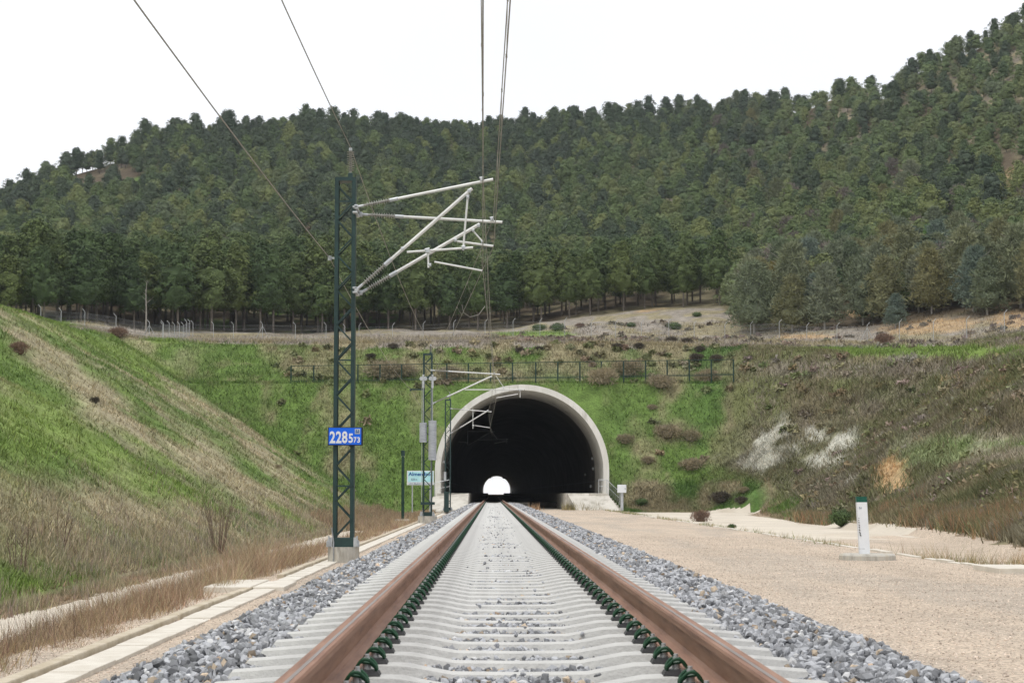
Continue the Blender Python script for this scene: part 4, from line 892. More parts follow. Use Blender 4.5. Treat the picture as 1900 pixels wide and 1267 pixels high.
def crown(kind, seed, q=1.0):
    r = np.random.RandomState(seed); lean = r.uniform(-.05, .05, 2)
    if kind in ('pine', 'dpine'):   Ht, z0, R, nc, nl, sz, el = 6.6, 1.1, 2.5, 34, 58, .22, 1.6
    elif kind == 'front': Ht, z0, R, nc, nl, sz, el = 10.6, 2.4, 3.0, 46, 68, .26, 1.6
    elif kind == 'bush': Ht, z0, R, nc, nl, sz, el = 4.6, .7, 2.2, 24, 56, .22, 1.4
    elif kind in ('cedar', 'blue', 'gold'): Ht, z0, R, nc, nl, sz, el = 6.8, .55, 2.6, 44, 60, .24, 2.6
    elif kind == 'bare': Ht, z0, R, nc, nl, sz, el = 5.5, .8, 1.8, 22, 26, .26, 3.6
    nc = int(nc*2.1); nl = int(nl*q*.8); sz *= .68; hh = Ht-z0
    t_ = np.clip((np.arange(nc)+r.uniform(0, 1, nc))/nc, 0, .99); t_ = t_**.85
    if kind in ('cedar', 'blue', 'gold'):
        env = R*(1.02-t_)**.5*(.6+.4*np.minimum(1, t_/.15)); fl, up, sp = .55, .25, True
    elif kind == 'bush':
        env = R*np.sqrt(np.clip(1-((t_-.42)/.58)**2, .03, 1)); fl, up, sp = .7, .45, False
    elif kind == 'bare': env = R*np.sqrt(np.clip(1-((t_-.5)/.55)**2, .05, 1)); fl, up, sp = .9, .9, True
    else:
        asym = r.uniform(.18, .36); pw = r.uniform(1.4, 2.6); env = R*np.where(t_ > asym, np.clip(1-((t_-asym)/(1.04-asym))**pw, .03, 1)**.78*.98, .66+.34*t_/asym); fl, up, sp = .68, .5, False
    an = np.arange(nc)*2.39996+r.uniform(-.4, .4, nc); ph = r.uniform(0, 6.28, 3); env = env*r.uniform(.74, 1.16, nc)*(1+.16*np.sin(an*2+ph[0]+t_*5)+.12*np.sin(an*3+ph[1]-t_*7))
    rad = env*r.uniform(.45, .93, nc); cz = z0+hh*t_*.93+.2
    cen_ = np.stack([rad*np.cos(an)+lean[0]*cz, rad*np.sin(an)+lean[1]*cz, cz], -1)
    cr = np.clip(R*.235*(1.15-.5*t_), .25, .9)*r.uniform(.7, 1.35, nc)
    Vl, Fl, tn_ = leaves(cen_, cr, nl, sz, r, el, up, fl, sp, np.array([0, 0, z0+hh*.30]))
    if kind != 'bare':                              # inner mass of needles
        Vs, Fs, Ts, off = [Vl], [Fl], [tn_], len(Vl)
        for k in range(3):
            tk = (.22, .5, .76)[k]; ek = np.interp(tk, np.sort(t_), env[np.argsort(t_)])
            vi, fi = ico([lean[0]*(z0+hh*tk), lean[1]*(z0+hh*tk), z0+hh*tk], ek*.52, hh*.17, r); Vs.append(vi); Fs.append(fi+off); off += len(vi); Ts.append(np.full(len(vi), .25))
        Vl, Fl, tn_ = np.concatenate(Vs), np.concatenate(Fs), np.concatenate(Ts)
    return Vl, Fl, tn_, Ht
def trunk_geo(kind, seed, Ht):
    r = random.Random(seed); mb = MB(); rb_ = {'front': .15, 'pine': .13, 'dpine': .13, 'bush': .12}.get(kind, .12)
    top = Ht*(.93 if kind != 'bush' else .6); wob = [Vector((r.uniform(-.1, .1)*i/3, r.uniform(-.1, .1)*i/3, top*i/5-.4*(i == 0))) for i in range(6)]
    mb.tube(wob, [rb_*(1-.15*i) for i in range(6)], 7)
    for k in range(7 if kind != 'bare' else 12):
        z = Ht*r.uniform(.22, .8); a = r.uniform(0, 2*PI); L_ = r.uniform(.8, 1.9); mb.tube([(0, 0, z), (math.cos(a)*L_*.5, math.sin(a)*L_*.5, z+.2*L_), (math.cos(a)*L_, math.sin(a)*L_, z+.55*L_)], [.045, .03, .012], 4)
    return mb
FM = {'dpine': 'f_dark', 'pine': 'f_pine', 'front': 'f_front', 'bush': 'f_bush', 'cedar': 'f_cedar', 'blue': 'f_blue', 'gold': 'f_gold', 'bare': 'f_bare'}
TPL = {}
def template(kind, n, seed0):
    L_ = []
    for i in range(n):
        v, f, tn_, Ht = crown(kind, seed0+i); me = npmesh("crown", v, f, M[FM[kind]], np.stack([tn_]*3, -1))
        tm = trunk_geo(kind, seed0+i, Ht).mesh("trunk", M['palebark' if kind in ('cedar', 'blue', 'gold') else 'bark'], True); L_.append((me, tm))
    TPL[kind] = L_
template('pine', 6, 100); template('dpine', 4, 150); template('front', 5, 200); template('bush', 4, 300); template('cedar', 6, 400); template('blue', 2, 500); template('gold', 1, 600); template('bare', 3, 700)
rt = np.random.RandomState(11); cand = []
ys = 236.0
while ys < 640:
    stp = 4.4 if ys < 325 else 4.9; half = .262*ys+8
    xs_ = np.arange(-half, half+stp, stp)+rt.uniform(-stp/2, stp/2); yv = ys+rt.uniform(-1.6, 1.6, len(xs_)); xs_ = xs_+rt.uniform(-1.5, 1.5, len(xs_))
    cand += list(zip(xs_, yv)); ys += stp*.95
# right side starts nearer
for ys in np.arange(206, 236, 3.8):
    xs_ = np.arange(.2*ys, .27*ys+8, 3.8)+rt.uniform(-1.5, 1.5); cand += [(x, ys+rt.uniform(-1.4, 1.4)) for x in xs_]
cand = np.array(cand); cx_, cy_ = cand[:, 0], cand[:, 1]; cz_ = H(cx_, cy_)
tpx, tpy = proj(cx_, cy_, cz_)
ok = cy_ > tree_start(tpx)
bare_patch = np.maximum.reduce([blob(tpx, tpy, 190, 342, 75, 22), blob(tpx, tpy, 1615, 495, 22, 20), blob(tpx, tpy, 1668, 350, 18, 34), blob(tpx, tpy, 1885, 335, 24, 36), blob(tpx, tpy, 1590, 582, 30, 12)])
ok &= (bare_patch+rt.uniform(-.25, .25, len(tpx))) < .5
ridge = np.interp(tpx, [-300, 0, 150, 300, 600, 900, 1200, 1400, 1600, 1760, 1900, 2200], [560, 560, 570, 580, 600, 620, 620, 600, 560, 510, 500, 490])
ok &= cy_ < ridge+14
T = []
for x, y, z, px, py in zip(cx_[ok], cy_[ok], cz_[ok], tpx[ok], tpy[ok]):
    d0 = y-tree_start(px); r_ = rt.rand(); rg = np.interp(px, [-300, 0, 150, 300, 600, 900, 1200, 1400, 1600, 1760, 1900, 2200], [560, 560, 570, 580, 600, 620, 620, 600, 560, 510, 500, 490])
    kind, s = 'pine', rt.uniform(.75, 1.15)
    if px < 1345 and d0 < (34 if px < 900 else 20):
        kind = 'front'; s = rt.uniform(.86, 1.18)*np.interp(px, [0, 60, 500, 900, 1340], [.90, 1.10, 1.18, .92, .84]); 
    elif px > 1330:
        lim = 62 if px > 1400 else 20
        if d0 < lim*(.7+.6*r_):
            s0_ = 1.0; kind = 'cedar' if r_ < .70 else ('pine' if r_ < .88 else ('blue' if r_ < .90 else 'bare')); s = rt.uniform(.95, 1.35)*(1.05 if d0 < 10 else 1)*(.8 if kind == 'pine' else 1)
        elif py < 330 and px > 1400: kind = 'bush' if r_ < .66 else 'pine'; s = rt.uniform(.8, 1.2)*(.82 if kind == 'pine' else 1)
        else: kind = 'pine' if r_ < .62 else ('bush' if r_ < .86 else ('cedar' if r_ < .94 else 'bare')); s = rt.uniform(.75, 1.15)
    elif px < 480 and 300 < py < 420: kind = 'bush' if r_ < .5 else 'pine'; s = rt.uniform(.8, 1.15)
    elif 1050 < px and 210 < py < 470 and r_ < .35: kind = 'bush'; s = rt.uniform(.85, 1.2)
    if kind in ('pine', 'bush') and d0 > 30: s *= rt.uniform(.85, 1.22)
    if kind == 'pine' and rt.rand() < np.interp(rg-y, [0, 60, 150, 260], [.8, .7, .25, .12]): kind = 'dpine'
    if kind == 'bush' and rt.rand() < .12: continue
    if rg-y < 12 and rt.rand() < .18: continue
    if rg-y < 20: s *= rt.uniform(.75, 1.2)
    T.append([x, y, z, px, py, kind, s, d0])
# picks seen in the photograph
def place(px, pyb, Y, kind, s, key): 
    p = P(px, pyb, Y); T.append([p.x, Y, Hs(p.x, Y), px, pyb, kind, s, key])
def clear(px, Y, rad):
    x = P(px, 500, Y).x; T[:] = [t for t in T if (t[0]-x)**2+(t[1]-Y)**2 > rad*rad]
SPEC = [(1725, 288, 'pine', .95, 'bright', "bright green rounded pine standing alone before the darker trees up the right hillside", 'f_bright'),
        (1805, 222, 'blue', 1.12, 'b', "large blue-grey cedar at the right end of the front row", 'f_blue'),
        (1660, 226, 'blue', .62, 'b', "small pale blue-green cedar in the front row on the right", 'f_blue'),
        (1515, 243, 'blue', .85, 'b', "narrow blue-grey cedar near the left part of the right-hand row", 'f_blue'),
        (1440, 268, 'gold', .98, 'g', "golden-brown cedar rising behind the front row on the right", 'f_gold'),
        (272, 272, 'bare', 1.0, 'bare', "slim leafless pale trunk standing at the edge of the dark left wood", 'f_bare'),
        (1460, 598, 'pine', 1.25, 's', "dark tall pine standing out above the skyline right of the middle", 'f_dark'),
        (455, 592, 'pine', 1.3, 's', "large dark pine making the highest bump on the left skyline", 'f_dark'),
        (1790, 268, 'pine', 1.15, 'd', "broad dark pine above the cedars near the right edge", 'f_dark')]
for (px, Y, kind, s, k_, lab, fm) in SPEC: clear(px, Y, 3.6)
GRP = {'dpine': ("dark grey-green pine on the wooded hillside", "dark pines on the hillside"), 'front': ("tall pine with bare trunk at the wood edge", "pines at the front edge of the wood"),
       'pine': ("mid green rounded pine on the wooded hillside", "pines on the hillside"), 'bush': ("low round pine on the open upper hillside", "low round pines on the hillside"),
       'cedar': ("grey-green cedar with a pale trunk on the hillside", "cedars on the right hillside"), 'blue': ("blue-grey cedar among the right-hand trees", "blue-grey cedars"),
       'gold': ("golden cedar", "golden cedars"), 'bare': ("leafless grey tree among the green ones", "leafless trees on the hillside")}
NAME = {'dpine': 'pine_tree', 'front': 'pine_tree', 'pine': 'pine_tree', 'bush': 'round_pine_tree', 'cedar': 'cedar_tree', 'blue': 'cedar_tree', 'gold': 'cedar_tree', 'bare': 'bare_tree'}
def zone(px):
    for lim, txt in ((150, "near the left picture edge"), (300, "behind the left fence posts"), (450, "right of the close post row"), (620, "just left of the nearest mast"), (780, "behind the white bracket tubes"), (950, "under the overhead wires"), (1110, "above the tunnel crown"), (1230, "over the dry field"), (1345, "just left of the cedars"), (1480, "at the cedars' left end"), (1640, "amid the cedar row"), (1780, "right of the golden cedar")):
        if px < lim: return txt
    return "near the right picture edge"
def tree(x, y, z, kind, s, lab, grp, rz, seed, mat=None, thin=False):
    crn, trk = TPL[kind][seed % len(TPL[kind])]
    e = empty(NAME[kind], (x, y, z), lab, "tree", grp, rz); e.scale = (s, s, s*(.92+.16*((seed*37 % 10)/10)))
    if mat:
        crn = crn.copy(); crn.materials.clear(); crn.materials.append(M[mat])
    if not thin: link("crown", crn, e)
    link("trunk", trk, e)
    return e
vis = lambda t: -60 < t[3] < 1960
def score(t):
    d0 = t[7]; return -(t[1]-205)*.25-d0*(1.0 if t[3] < 1345 else .62)+(6 if t[5] in ('front',) else 0)
inv = [t for t in T if vis(t)]; inv.sort(key=score, reverse=True)
ind = inv[:282]; ids = set(id(t) for t in ind); rest = [t for t in T if id(t) not in ids]
for i, t in enumerate(ind):
    lab, grp = GRP[t[5]]; zt_ = zone(t[3]); tree(t[0], t[1], t[2], t[5], t[6], lab+" "+zt_, grp+" "+zt_, rt.uniform(0, 6.28), i*7+3)
for i, (px, Y, kind, s, k_, lab, fm) in enumerate(SPEC):
    x = P(px, 500, Y).x
    if kind == 'bare':
        e = empty("bare_tree", (x, Y, Hs(x, Y)), lab, "tree"); mb = MB(tuple(e.location)); b0 = Vector(e.location); mb.tube([b0-Vector((0, 0, .3)), b0+Vector((.05, 0, 2.5)), b0+Vector((-.05, 0, 5.2)), b0+Vector((.1, 0, 7.0))], [.13, .10, .06, .02], 7); mb.build("trunk", M['palebark'], e, True)
        mb = MB(tuple(e.location)); rb_ = random.Random(2)
        for k in range(16): z = rb_.uniform(2.4, 6.6); a = rb_.uniform(0, 6.28); l_ = rb_.uniform(.4, 1.1); mb.tube([b0+Vector((0, 0, z)), b0+Vector((math.cos(a)*l_, math.sin(a)*l_, z+l_*.8))], [.022, .008], 4)
        mb.build("branches", M['palebark'], e)
    else: tree(x, Y, Hs(x, Y), kind, s, lab, None, i*1.3, i+1, fm)
# the rest of the wood: one object, instances of the same trees
src = bpy.data.collections.new("tree_sources"); order = {}; n_ = 0
for kind in ('bare', 'bush', 'cedar', 'front', 'gold', 'pine', 'blue', 'dpine'):
    for crn, trk in TPL[kind]:
        v1 = np.empty(len(crn.vertices)*3, np.float32); crn.vertices.foreach_get("co", v1); f1 = np.empty(len(crn.loops), np.int32); crn.loops.foreach_get("vertex_index", f1)
        o = bpy.data.objects.new("t%03d" % n_, None); 
        bm = bmesh.new(); bm.from_mesh(trk)
        for f in bm.faces: f.material_index = 1
        bm.from_mesh(crn); me = bpy.data.meshes.new("tree_source"); bm.to_mesh(me); bm.free()
        me.materials.append(crn.materials[0]); me.materials.append(trk.materials[0])
        bpy.data.objects.remove(o); o = bpy.data.objects.new("t%03d" % n_, me); src.objects.link(o); order.setdefault(kind, []).append(n_); n_ += 1
def gn_scatter(name, pts, idxs, rots, scales, lab, cat, coll):
    me = bpy.data.meshes.new(name); me.vertices.add(len(pts)); me.vertices.foreach_set("co", np.asarray(pts, np.float32).ravel())
    a = me.attributes.new("idx", 'INT', 'POINT'); a.data.foreach_set("value", np.asarray(idxs, np.int32))
    a = me.attributes.new("rz", 'FLOAT', 'POINT'); a.data.foreach_set("value", np.asarray(rots, np.float32))
    a = me.attributes.new("sc", 'FLOAT', 'POINT'); a.data.foreach_set("value", np.asarray(scales, np.float32))
    o = link(name, me); tag(o, lab, cat, kind='stuff'); ng = bpy.data.node_groups.new(name, 'GeometryNodeTree')
    ng.interface.new_socket("Geometry", in_out='INPUT', socket_type='NodeSocketGeometry'); ng.interface.new_socket("Geometry", in_out='OUTPUT', socket_type='NodeSocketGeometry')
    gi = ng.nodes.new('NodeGroupInput'); go = ng.nodes.new('NodeGroupOutput'); ip = ng.nodes.new('GeometryNodeInstanceOnPoints'); ci = ng.nodes.new('GeometryNodeCollectionInfo')
    ci.inputs[0].default_value = coll; ci.inputs[1].default_value = True; ci.inputs[2].default_value = True; ip.inputs['Pick Instance'].default_value = True
    def na(n, ty):
        q = ng.nodes.new('GeometryNodeInputNamedAttribute'); q.data_type = ty; q.inputs[0].default_value = n; return [s for s in q.outputs if s.enabled][0]
    cx = ng.nodes.new('ShaderNodeCombineXYZ'); er = ng.nodes.new('FunctionNodeEulerToRotation'); lk = ng.links.new
    lk(gi.outputs[0], ip.inputs['Points']); lk(ci.outputs[0], ip.inputs['Instance']); lk(na("idx", 'INT'), ip.inputs['Instance Index']); lk(na("rz", 'FLOAT'), cx.inputs[2]); lk(cx.outputs[0], er.inputs[0]); lk(er.outputs[0], ip.inputs['Rotation'])
    c2 = ng.nodes.new('ShaderNodeCombineXYZ'); sc_ = na("sc", 'FLOAT')
    for k in range(3): lk(sc_, c2.inputs[k])
    lk(c2.outputs[0], ip.inputs['Scale']); lk(ip.outputs[0], go.inputs[0])
    md = o.modifiers.new("scatter", 'NODES'); md.node_group = ng; return o
gn_scatter("forest", [(t[0], t[1], t[2]) for t in rest], [order[t[5]][rt.randint(len(order[t[5]]))] for t in rest], rt.uniform(0, 6.28, len(rest)), [t[6] for t in rest],
           "dense pine wood covering the far hillside up to the skyline", "forest", src)
print("TREES", len(ind), len(rest))
# ------------------------------------------------------------------ grass, weeds, scrub
rg_ = np.random.RandomState(21)
def blades(x, y, h, wd, colr, nb, spread, lean=.45, z=None, seedhead=0):
    n = len(x); X_ = np.repeat(x, nb)+rg_.normal(0, 1, n*nb)*np.repeat(spread, nb); Y_ = np.repeat(y, nb)+rg_.normal(0, 1, n*nb)*np.repeat(spread, nb)
    Z_ = H(X_, Y_)-.02; hh = np.repeat(h, nb)*rg_.uniform(.5, 1.15, n*nb); ww = np.repeat(wd, nb)*rg_.uniform(.6, 1.3, n*nb)
    a = rg_.uniform(0, PI, n*nb); lx, ly = rg_.normal(0, lean, n*nb)*hh, rg_.normal(0, lean, n*nb)*hh
    b0 = np.stack([X_-np.cos(a)*ww/2, Y_-np.sin(a)*ww/2, Z_], -1); b1 = np.stack([X_+np.cos(a)*ww/2, Y_+np.sin(a)*ww/2, Z_], -1); tp = np.stack([X_+lx, Y_+ly, Z_+hh], -1)
    V_ = np.stack([b0, b1, tp], 1).reshape(-1, 3); c = 1.12*np.repeat(np.repeat(colr, nb, 0)*rg_.uniform(.72, 1.3, (n*nb, 1)), 3, 0)
    return V_, c
def stuff_blades(name, parts, lab, cat):
    V_ = np.concatenate([p[0] for p in parts]); c = np.concatenate([p[1] for p in parts]); tag(link(name, npmesh(name, V_, np.arange(len(V_)).reshape(-1, 3), M['blade'], c)), lab, cat, kind='stuff')
def gcol(x, y):
    z = H(x, y); c = ground_color(x, y, z); g = rg_.rand(len(x))[:, None]; return np.clip(c*np.where(g < .12, .65, 1)*np.where(g > .88, [1.25, 1.15, 1.1], 1), 0, .8)
# left bank
n = 62000; u = rg_.rand(n); y = 1/(1/22-u*(1/22-1/178)); y = np.where(rg_.rand(n) < .45, rg_.uniform(35, 178, n), y); x = -7.35-(rg_.rand(n)**1.0)*(np.minimum(.262*y+3, 36)-7.35); k = (x > -.262*y-3) & (x < -7.35); x, y = x[k], y[k]
p1 = blades(x, y, .055+.0012*y+.08*fbm(x/2, y/2, 5), .018+.00042*y, gcol(x, y), 3, .05+.001*y)
# portal face and right slope
n = 52000; x = rg_.uniform(-46, 34, n); y = rg_.uniform(161, 188, n); k = ~((np.abs(x-CX) < 7.0) & (y < 173.2) & (H(x, y) < 9.3)); x, y = x[k], y[k]
p2_ = blades(x, y, .24+.2*fbm(x/2, y/2, 6), .075+0*x, gcol(x, y), 2, .16+0*x)
n = 26000; y = rg_.uniform(50, 165, n); x = toeR(y)+.1+rg_.rand(n)*(.27*y-toeR(y)+2).clip(0, 30); px, py = proj(x, y, H(x, y)); chk = np.maximum.reduce([1.1*blob(px, py, 1422, 842, 60, 48, -25), blob(px, py, 1442, 798, 18, 32, 20), blob(px, py, 1525, 856, 76, 18, 10)*.9, blob(px, py, 1545, 812, 64, 26, 12), blob(px, py, 1655, 882, 40, 34)*1.3]); k = (x > toeR(y)) & (x < .27*y+3) & (chk+.7*(fbm(x/.9, y/.9, 60, 3)-.5) < rg_.uniform(.2, 1.0, n)); x, y = x[k], y[k]
p3_ = blades(x, y, .14+.0022*y, .02+.0004*y, gcol(x, y), 3, .10+.001*y)
n = 24000; px_ = rg_.uniform(-20, 1920, n); y = rg_.uniform(183, 262, n); x = np.array([P(q, 620, 1).x for q in px_[:1]])[0]*0+(px_-VPX)/FPX*y; k = y < tree_start(px_)+6; x, y = x[k], y[k]
p4_ = blades(x, y, .30+.25*fbm(x/3, y/3, 8), .09+0*x, gcol(x, y), 2, .2+0*x)
n = 9000; y = rg_.uniform(95, 183, n); x = rg_.uniform(.15, .27, n)*y; k = natural(x, y)-H(x, y) < 1; x, y = x[k], y[k]
p5_ = blades(x, y, .25+0*x, .07+0*x, gcol(x, y), 2, .15+0*x)
n = 16000; y = rg_.uniform(112, 166, n); x = toeR(y)-.3+rg_.rand(n)*12; k = (x < toeR(y)+12) & (H(x, y) < 6) & (x > 9.5); k &= (y > 157) | (x > toeR(y)-.2); x, y = x[k], y[k]
p6_ = blades(x, y, .14+.22*fbm(x/2, y/2, 9), .055+0*x, gcol(x, y), 3, .12+0*x)
n = 9000; x = rg_.uniform(9.2, 24, n); y = rg_.uniform(157.4, 163, n); p7_ = blades(x, y, .14+.22*fbm(x/2, y/2, 9), .055+0*x, gcol(x, y), 3, .12+0*x)
stuff_blades("grass", [p6_, p7_, p1, p2_, p3_, p4_, p5_], "short green and dry grass growing over the cutting banks and plateau", "grass")
# dry orange weeds between duct and ditch, purple stalks at the bank toe
def tint(base, n, v=.25): return np.array(base)*rg_.uniform(1-v, 1+v, (n, 1))*rg_.uniform(.9, 1.1, (n, 3))
n = 11000; y = 1/(1/13-rg_.rand(n)*(1/13-1/120)); y = np.where(rg_.rand(n) < .4, rg_.uniform(14, 130, n), y); x = -4.78+rg_.normal(0, .30, n)*(1+.012*y); x = x.clip(-6.0, -4.2); big = blob(y, x, 41, -5., 7, 2)+.35*blob(y, x, 30, -5., 4, 2)
hgt = (.05+.62*np.maximum(0, fbm(x/.6, y/1.3, 11, 3)-.28))*(1+1.3*big); hgt *= rg_.choice([.4, .7, 1.0, 1.35], n); dens = fbm(x/.5, y/1.6, 12, 3)+rg_.uniform(-.12, .12, n)+.2*big > .42; x, y, hgt, big = x[dens], y[dens], hgt[dens], big[dens]
cc = np.where(rg_.rand(len(x))[:, None] < .62, tint((.345, .25, .165), len(x)), np.where(rg_.rand(len(x))[:, None] < .6, tint((.36, .29, .18), len(x)), tint((.20, .13, .085), len(x))))
w1 = blades(x, y, hgt, .0042+.00014*y, cc, 8, .085+.0008*y, .5)
n = 3600; y = 1/(1/15-rg_.rand(n)*(1/15-1/105)); x = -5.0+rg_.normal(0, .3, n); k = rg_.rand(n) < .6; x, y = x[~k], y[~k]
w2 = blades(x, y, .25+.28*rg_.rand(len(x)), .004+.00013*y, tint((.17, .125, .09), len(x)), 2, .05+0*x, .25)
n = 15000; y = 1/(1/20-rg_.rand(n)*(1/20-1/150)); y = np.where(rg_.rand(n) < .3, rg_.uniform(30, 150, n), y); x = -7.25-np.abs(rg_.normal(0, 1.9, n)); k = fbm(x/1.2, y/2.2, 14, 3)+rg_.uniform(-.2, .2, n) > .48; x, y = x[k], y[k]
cc = np.where(rg_.rand(len(x))[:, None] < .35, tint((.25, .205, .165), len(x)), np.where(rg_.rand(len(x))[:, None] < .6, tint((.36, .31, .21), len(x)), tint((.20, .20, .10), len(x))))
w3 = blades(x, y, .16+.34*fbm(x, y/2, 16), .007+.00017*y, cc, 5, .08+.0006*y, .3)
# left flat before the mouth
n = 9000; y = rg_.uniform(100, 160, n); x = rg_.uniform(-9, -4.4, n); k = ((x < -4.9) | (y > 118)); x, y = x[k], y[k]
w4 = blades(x, y, .22+.35*fbm(x, y/3, 17), .045+0*x, tint((.30, .225, .145), len(x)), 4, .12+0*x, .3)
# right edge weeds
n = 3200; y = rg_.uniform(24, 155, n); x = 9.15+rg_.normal(0, .22, n)+.5*(y < 42)*rg_.rand(n)*2; k = (fbm(x*0+3, y/3.5, 18, 3) > .5) | ((y < 38) & (rg_.rand(n) < .8)); x, y = x[k], y[k]
cc = np.where(rg_.rand(len(x))[:, None] < .6, tint((.33, .27, .15), len(x)), tint((.16, .19, .07), len(x)))
w5 = blades(x, y, .12+.18*rg_.rand(len(x))+.18*(y < 37), .006+.00018*y, cc, 5, .06+.0005*y, .38)
n = 1500; y = rg_.uniform(25, 46, n); x = 9.2+rg_.rand(n)**1.4*(toeR(y)-9); k = fbm(x/.8, y/1.6, 26, 3)+.15*(x < 9.7) > .56; x, y = x[k], y[k]; cc = np.where(rg_.rand(len(x))[:, None] < .6, tint((.34, .25, .14), len(x)), tint((.17, .17, .08), len(x)))
w9 = blades(x, y, .15+.42*rg_.rand(len(x))**2, .010+0*x, cc, 7, .10+0*x, .4)
n = 9000; y = rg_.uniform(36, 110, n); x = toeR(y)+np.abs(rg_.normal(0, 1.3, n)); k = fbm(x/1.5, y/3, 19, 3) > .42; x, y = x[k], y[k]
cc = np.where(rg_.rand(len(x))[:, None] < .35, tint((.30, .17, .095), len(x)), np.where(rg_.rand(len(x))[:, None] < .5, tint((.25, .21, .13), len(x)), tint((.13, .135, .065), len(x))))
w6 = blades(x, y, .35+.5*fbm(x, y/2, 22), .008+.00022*y, cc, 6, .10+.0008*y, .3)
n = 500; x = rg_.uniform(5.6, 8.8, n); y = 157.1-np.abs(rg_.normal(0, .5, n)); w7 = blades(x, y, .3+.5*rg_.rand(n)**2, .05+0*x, tint((.28, .24, .13), n), 4, .1+0*x, .25)
n = 40; x = 3.35+rg_.normal(0, .28, n); y = 158+rg_.uniform(-.6, .6, n); w8 = blades(x, y, .35+.4*rg_.rand(n)**2, .04+0*x, tint((.40, .27, .16), n), 4, .08+0*x, .25)
stuff_blades("dry_weeds", [w1, w2, w3, w4, w5, w6, w7, w8, w9], "dry orange and purple-brown weeds along the duct, ditches and bank feet", "weeds")
# scrub on the right slope
def scrub(n, xf, size, cols, seed):
    r = np.random.RandomState(seed); x, y = xf; z = H(x, y); c = np.stack([x, y, z+size*.05], -1); V_, F_, t_ = leaves(c, size, n, 1.0, r, 1.9, .4, .6, False, None, 1.3)
    s_ = np.repeat(.04+.0010*y, n*3)[:, None]; b0 = np.repeat(V_.reshape(-1, 3, 3).mean(1), 3, 0); V_ = b0+(V_-b0)*s_
    col = np.repeat(cols, n*3, 0)*(.75+.5*t_[:, None]); return V_, col
parts = []
n = 90000; y = 1/(1/45-rg_.rand(n)*(1/45-1/186)); x = toeR(y)+.2+rg_.rand(n)*(.27*y+2-toeR(y)).clip(0, 34); k = (x < .27*y+2) & (natural(x, y)-H(x, y) > -.1); x, y = x[k], y[k]; z = H(x, y); px, py = proj(x, y, z)
bound = np.interp(py, [600, 650, 700, 800, 860, 905, 940], [1375, 1390, 1355, 1335, 1345, 1440, 1510])
chk = np.maximum.reduce([1.1*blob(px, py, 1422, 842, 60, 48, -25), blob(px, py, 1442, 798, 18, 32, 20), blob(px, py, 1545, 812, 64, 26, 12), blob(px, py, 1530, 855, 70, 16, 10), blob(px, py, 1655, 882, 40, 34)*1.3])
k = (px > bound+rg_.normal(0, 25, len(px))) & (chk+.7*(fbm(x/.9, y/.9, 60, 3)-.5) < rg_.uniform(.15, 1.0, len(px))) & ~((px > 1650) & (py > 803) & (py < 868) & (rg_.rand(len(x)) < .9)) & ~(blob(px, py, 1700, 652, 260, 13) > .4)
x, y = x[k], y[k]; m1_ = fbm(x/2.2, y/2.2, 44, 4)[:, None]; m2_ = fbm(x/5, y/5, 48, 3)[:, None]; m3_ = fbm(x/.9, y/.9, 52, 2)[:, None]
sc_c = np.where(m1_ > .52, [.20, .175, .105], [.15, .155, .075]); sc_c = np.where(m2_ > .55, sc_c*.4+np.array([.22, .19, .15])*.6, sc_c)*(.55+.9*m3_)
sb = blades(x, y, .16+.0012*y+.30*fbm(x/1.1, y/1.1, 56, 3), .016+.00045*y, sc_c, 4, .12+.0012*y, .45); stuff_blades('bank_scrub', [sb], 'fine olive and brown scrub growing over the right cutting slope', 'scrub')
n = 1100; y = rg_.uniform(50, 184, n); x = toeR(y)+.4+rg_.rand(n)*(.27*y+2-toeR(y)).clip(0, 34); k = (x < .27*y+2) & (natural(x, y)-H(x, y) > -.2); x, y = x[k], y[k]; z = H(x, y); px, py = proj(x, y, z)
bound = np.interp(py, [600, 650, 700, 800, 860, 905, 940], [1375, 1390, 1355, 1335, 1345, 1440, 1510]); chk = np.maximum.reduce([1.1*blob(px, py, 1422, 842, 60, 48, -25), blob(px, py, 1442, 798, 18, 32, 20), blob(px, py, 1545, 812, 64, 26, 12), blob(px, py, 1530, 855, 70, 16, 10), blob(px, py, 1655, 882, 40, 34)*1.3])
k = (px > bound) & (chk < rg_.uniform(.15, .9, len(px))) & (fbm(x/4, y/4, 30, 3)+rg_.uniform(-.12, .12, len(px)) > .42) & ~((px > 1650) & (py > 803) & (py < 868) & (rg_.rand(len(x)) < .9)) & ~((blob(px, py, 1700, 652, 260, 13) > .4)); x, y = x[k], y[k]
c0 = np.where(rg_.rand(len(x))[:, None] < .5, tint((.20, .17, .10), len(x)), np.where(rg_.rand(len(x))[:, None] < .6, tint((.155, .16, .075), len(x)), tint((.22, .185, .15), len(x))))
parts.append(scrub(56, (x, y), rg_.uniform(.25, .62, len(x)), c0*1.2, 5))
n = 260; x = rg_.uniform(-20, 24, n); y = rg_.uniform(161, 184, n); z = H(x, y); px, py = proj(x, y, z); k = ((py < 705) | (rg_.rand(n) < .22)) & ~((np.abs(x-CX) < 7.4) & (z < 9.5)); x, y = x[k], y[k]
parts.append(scrub(80, (x, y), rg_.uniform(.2, .5, len(x)), np.where(rg_.rand(len(x))[:, None] < .5, tint((.27, .23, .15), len(x)), tint((.16, .17, .08), len(x))), 6))
n = 700; px_ = rg_.uniform(900, 1920, n); y = rg_.uniform(184, 262, n); x = (px_-VPX)/FPX*y; k = (y < tree_start(px_)) & (fbm(x/5, y/5, 31) > .5); x, y = x[k], y[k]
parts.append(scrub(60, (x, y), rg_.uniform(.2, .5, len(x)), tint((.21, .18, .14), len(x)), 7))
stuff_blades("scrub", parts, "low brown and olive scrub covering the right cutting slope", "scrub")
